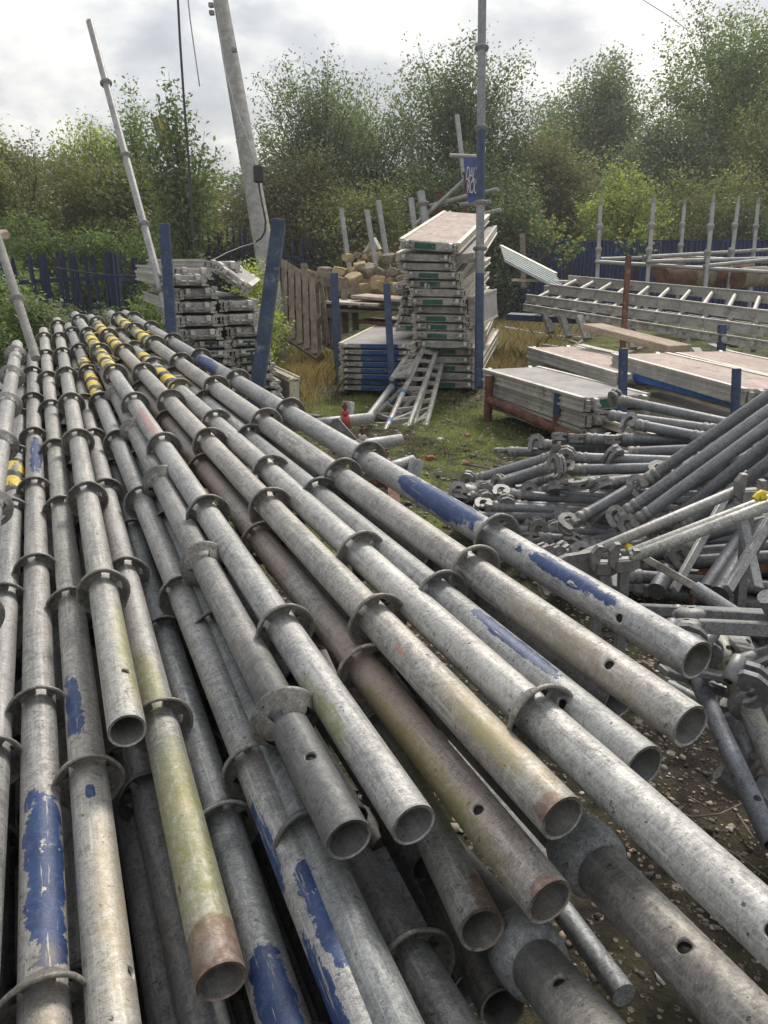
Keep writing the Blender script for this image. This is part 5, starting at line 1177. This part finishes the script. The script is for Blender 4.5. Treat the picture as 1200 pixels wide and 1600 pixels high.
def flange_tube(label,p0,z0,p1,z1,r,fl,mat=M_galvdark,hole=.1,squash=.35):
    a=P(*p0,z0);b=P(*p1,z1);d=b-a;L=d.length;M=frame(d,(0,-1,.5)); t=thing('adjustable_base',label,'base tube',a,None)
    m=MB(); m.lathe([(.0,r-.003),(0,r),(L,r),(L,r-.003)],24,M); m.build('tube',mat,t)
    if fl:
        m=MB(); f0=L*fl; 
        m.lathe([(f0-.10,r*1.02),(f0-.10,r*1.20),(f0-.012,r*1.20),(f0-.012,r*1.02)],22,M); m.build('sleeve',mat,t)
        m=MB(); m.lathe([(f0-.008,r*1.02),(f0-.008,r*1.75),(f0+.004,r*1.85),(f0+.012,r*1.75),(f0+.012,r)],28,M); m.build('flange',M_cast,t)
    for h_ in ([hole] if hole else []):
        m=hole_patch(M,r,.006,h_*L); m.build('pin_hole',M_hole,t)
    return t
flange_tube('greenish grey tube with a flange sloping down at the right edge',H4(895,395),1.50,H4(1290,1290),1.22,.0185,.50,M_galvgreen,.13)
flange_tube('second flanged tube cut by the right frame edge',H4(1030,400),1.52,H4(1350,1180),1.24,.018,.56,M_galvdark,.08)
flange_tube('smooth dark tube with a pin hole leaning down under the open mouths',H4(760,650),1.42,H4(1230,1680),1.12,.0155,0,galv('smooth_dark_tube',tint=(.50,.53,.62)),.80)
flange_tube('short holed tube between the flat bars and the right frame edge',H4(1040,370),1.58,H4(1200,640),1.50,.016,0,M_galvdark,.25)
for i in range(14):
    px=lr.uniform(1130,1215); py=lr.uniform(985,1110); a=P(px,py,lr.uniform(1.42,1.62)); an=lr.uniform(0,6.28)
    tag(MB().beam((0,0,0),Vector((math.cos(an)*.16,math.sin(an)*.16,lr.uniform(-.08,.08))),.03,.012,bev=.002).build('steel_link',M_cast2,None,a),'small steel link lying in the tangle of castings at the right edge','casting','small steel links at the right edge')
for i in range(26):
    py=lr.uniform(965,1290); px=lr.uniform(1125+max(0,(py-1080)*.30),1235); a=P(px,py,lr.uniform(1.40,1.62)); L=lr.uniform(.05,.12)
    t=thing('claw_casting',f'loose cast claw with tube stump by the right frame edge','casting',a,'loose claw castings at the right edge',Matrix.Rotation(lr.uniform(0,6.28),3,'Z')@Matrix.Rotation(lr.uniform(-1,1),3,'X')@Matrix.Rotation(lr.uniform(0,6.28),3,'Y'))
    h=link('claw_head',lr.choice(CLAWS),M_cast2,t); h.scale=(.8,.8,.8); MB().tube((0,.03,0),(0,.03+L,0),.016,14).build('tube_stump',M_galvdark,t)
a=P(*H4(1190,1250),1.42); tag(MB().box((0,0,0),(.05,.05,.05),RX(.3,.2,.5),.008).build('pale_block',M_stone2,None,a),'pale rough block at the right edge under the flanged tube','stone')
# ---------------- bits under the pile at the bottom ----------------
for i,(p0,z0,p1,z1,mt,w_,lb) in enumerate((((700,1160),1.25,(850,1350),.98,M_galvdark,.028,'perforated galvanised strip glimpsed between the two rusty mouths'),((590,1330),1.02,(655,1455),.90,M_galvdark,.022,'thin pale perforated strip in the gap at bottom centre'),((955,1340),1.22,(1100,1480),1.15,M_galv,.034,'bright tapered steel bar under the lower right tube'),((760,1260),1.45,(975,1555),1.05,M_galvdark,.036,'dark tube end lying on the gravel at the bottom right'))):
    a=P(*p0,z0);b=P(*p1,z1)
    m=MB(); 
    if i<2: m.beam((0,0,0),b-a,w_,.006,(0,-.5,1))
    else: m.tube((0,0,0),b-a,w_/2,18,w_/2*(.45 if i==2 else 1))
    tag(m.build('steel_strip' if i<2 else 'steel_bar',mt,None,a),lb,'metal strip' if i<2 else 'bar')
# ---------------- gravel, bricks, twigs ----------------
def gravel(name,label,x0,x1,y0,y1,n,s0,s1,mat,seed):
    g=np.random.default_rng(seed); import bmesh
    bm=bmesh.new(); bmesh.ops.create_icosphere(bm,subdivisions=1,radius=1); bm.verts.ensure_lookup_table()
    base=np.array([v.co[:] for v in bm.verts]); F=np.array([[v.index for v in f.verts] for f in bm.faces]); bm.free(); nv,nf=len(base),len(F)
    s=(s0+(s1-s0)*g.uniform(0,1,n)**3); x=g.uniform(x0,x1,n); y=g.uniform(y0,y1,n)
    z=np.array([hgt(a,b)+.03*noise.noise(Vector((a*.9,b*.9,1)))+.016*noise.noise(Vector((a*4,b*4,2)))+.008*noise.noise(Vector((a*13,b*13,5)))-.02 for a,b in zip(x,y)])
    sc=s[:,None]*g.uniform(.55,1.2,(n,3))*np.array([1,1,.5]); jit=g.normal(size=(n,nv,3))*.24
    an=g.uniform(0,6.28,n); V=(base[None]+jit)*sc[:,None,:]; c,s_=np.cos(an)[:,None],np.sin(an)[:,None]
    V=np.stack([V[...,0]*c-V[...,1]*s_,V[...,0]*s_+V[...,1]*c,V[...,2]],-1)+np.stack([x,y,z+s*.15],1)[:,None,:]
    FF=(F[None]+np.arange(n)[:,None,None]*nv).reshape(-1)
    me=bpy.data.meshes.new(name); me.vertices.add(n*nv); me.vertices.foreach_set('co',V.ravel()); me.loops.add(len(FF)); me.loops.foreach_set('vertex_index',FF); me.polygons.add(n*nf)
    me.polygons.foreach_set('loop_start',np.arange(0,3*n*nf,3)); me.polygons.foreach_set('loop_total',np.full(n*nf,3)); me.update(calc_edges=True)
    return tag(kind(link(name,me,mat),'stuff'),label,'gravel')
q=NM('mixed_pebbles'); g_=q.n('ShaderNodeNewGeometry'); col=q.ramp(g_.outputs['Random Per Island'],((.0,(.05,.045,.04)),(.35,(.14,.125,.11)),(.6,(.30,.26,.21)),(.8,(.42,.36,.27)),(.88,(.30,.15,.10)),(.95,(.55,.52,.47)),(1,(.6,.58,.54))))
q.bump(q.noise(q.co('Object',rnd=False),200,4,.6),.3,.001); M_peb=q.out(col,.85,0,.3)
gravel('gravel','loose pebbles and grit on the bare soil right of the pile',.1,1.5,1.0,2.6,5000,.0018,.011,M_peb,1)
gravel('gravel','scattered stones on the mossy clearing',-.2,3.5,2.6,8,2600,.006,.026,M_peb,2)
gravel('gravel','grit and stones on the ground under the pile',-1.6,.3,.9,4.5,2500,.004,.015,M_peb,3)
bk=worn('red_brick',(.26,.10,.06),(.36,.16,.10),(.20,.14,.11),sc=9,fine=60,rough=.9,bump=.6)
for i,(x,y,s,r_) in enumerate(((672,716,.038,.5),(628,742,.035,1.2),(645,820-100,.03,.2),(730,680,.028,2))):
    a=G(x,y,.02); o=link('brick_piece',rock(60+i,(1.2,.8,.6)),bk if i%3!=2 else M_stone2,None,a,(0,0,r_)); o.scale=(s,s,s)
    tag(o,['orange brick piece on the moss just right of the pink coupler tube','brick piece lying under the pink coupler tube','small pale stone by the upright stub','grey-red lump in the middle of the moss','broken brick beside the foot of the bright lattice beam','small stone near the rusty rack on the moss','brownish brick chip in the moss below the lattice beam'][i],'brick piece')
def twig(label,pts,r,mat=M_wood):
    q=[G(x,y,.012+h) for x,y,h in pts]; o0=q[0]; o=MB().path([p-o0 for p in q],r,5,r*.5).build('twig',mat,None,o0); return tag(o,label,'twig','twigs on the bare soil')
twig('long curved pale twig on the soil below the open mouths',((1020,1235,.0),(1040,1262,.02),(1080,1277,.03),(1125,1272,.02),(1160,1255,0)),.0035)
twig('thin twig crossing the soil at the lower right',((1050,1290,.0),(1100,1310,.01),(1150,1335,.01),(1205,1375,0)),.003)
twig('short straight twig on the soil',((1075,1245,0),(1100,1258,.01)),.0025)
twig('twig near the right frame edge',((1152,1272,0),(1178,1310,.0)),.003)
twig('brown stick on the moss left of the claw tubes',((735,726,0),(768,733,.01)),.008)


# ---------------- air ----------------
hz=MB().box((0,200,9),(1200,520,26)).build('haze',None); kind(hz,'stuff'); hm=bpy.data.materials.new('air'); hm.use_nodes=True; t_=hm.node_tree; t_.nodes.remove(t_.nodes['Principled BSDF'])
pv=t_.nodes.new('ShaderNodeVolumePrincipled'); pv.inputs['Color'].default_value=(.95,.96,.97,1); pv.inputs['Density'].default_value=.0022; pv.inputs['Anisotropy'].default_value=.3
t_.links.new(pv.outputs[0],t_.nodes['Material Output'].inputs['Volume']); hz.data.materials.append(hm)
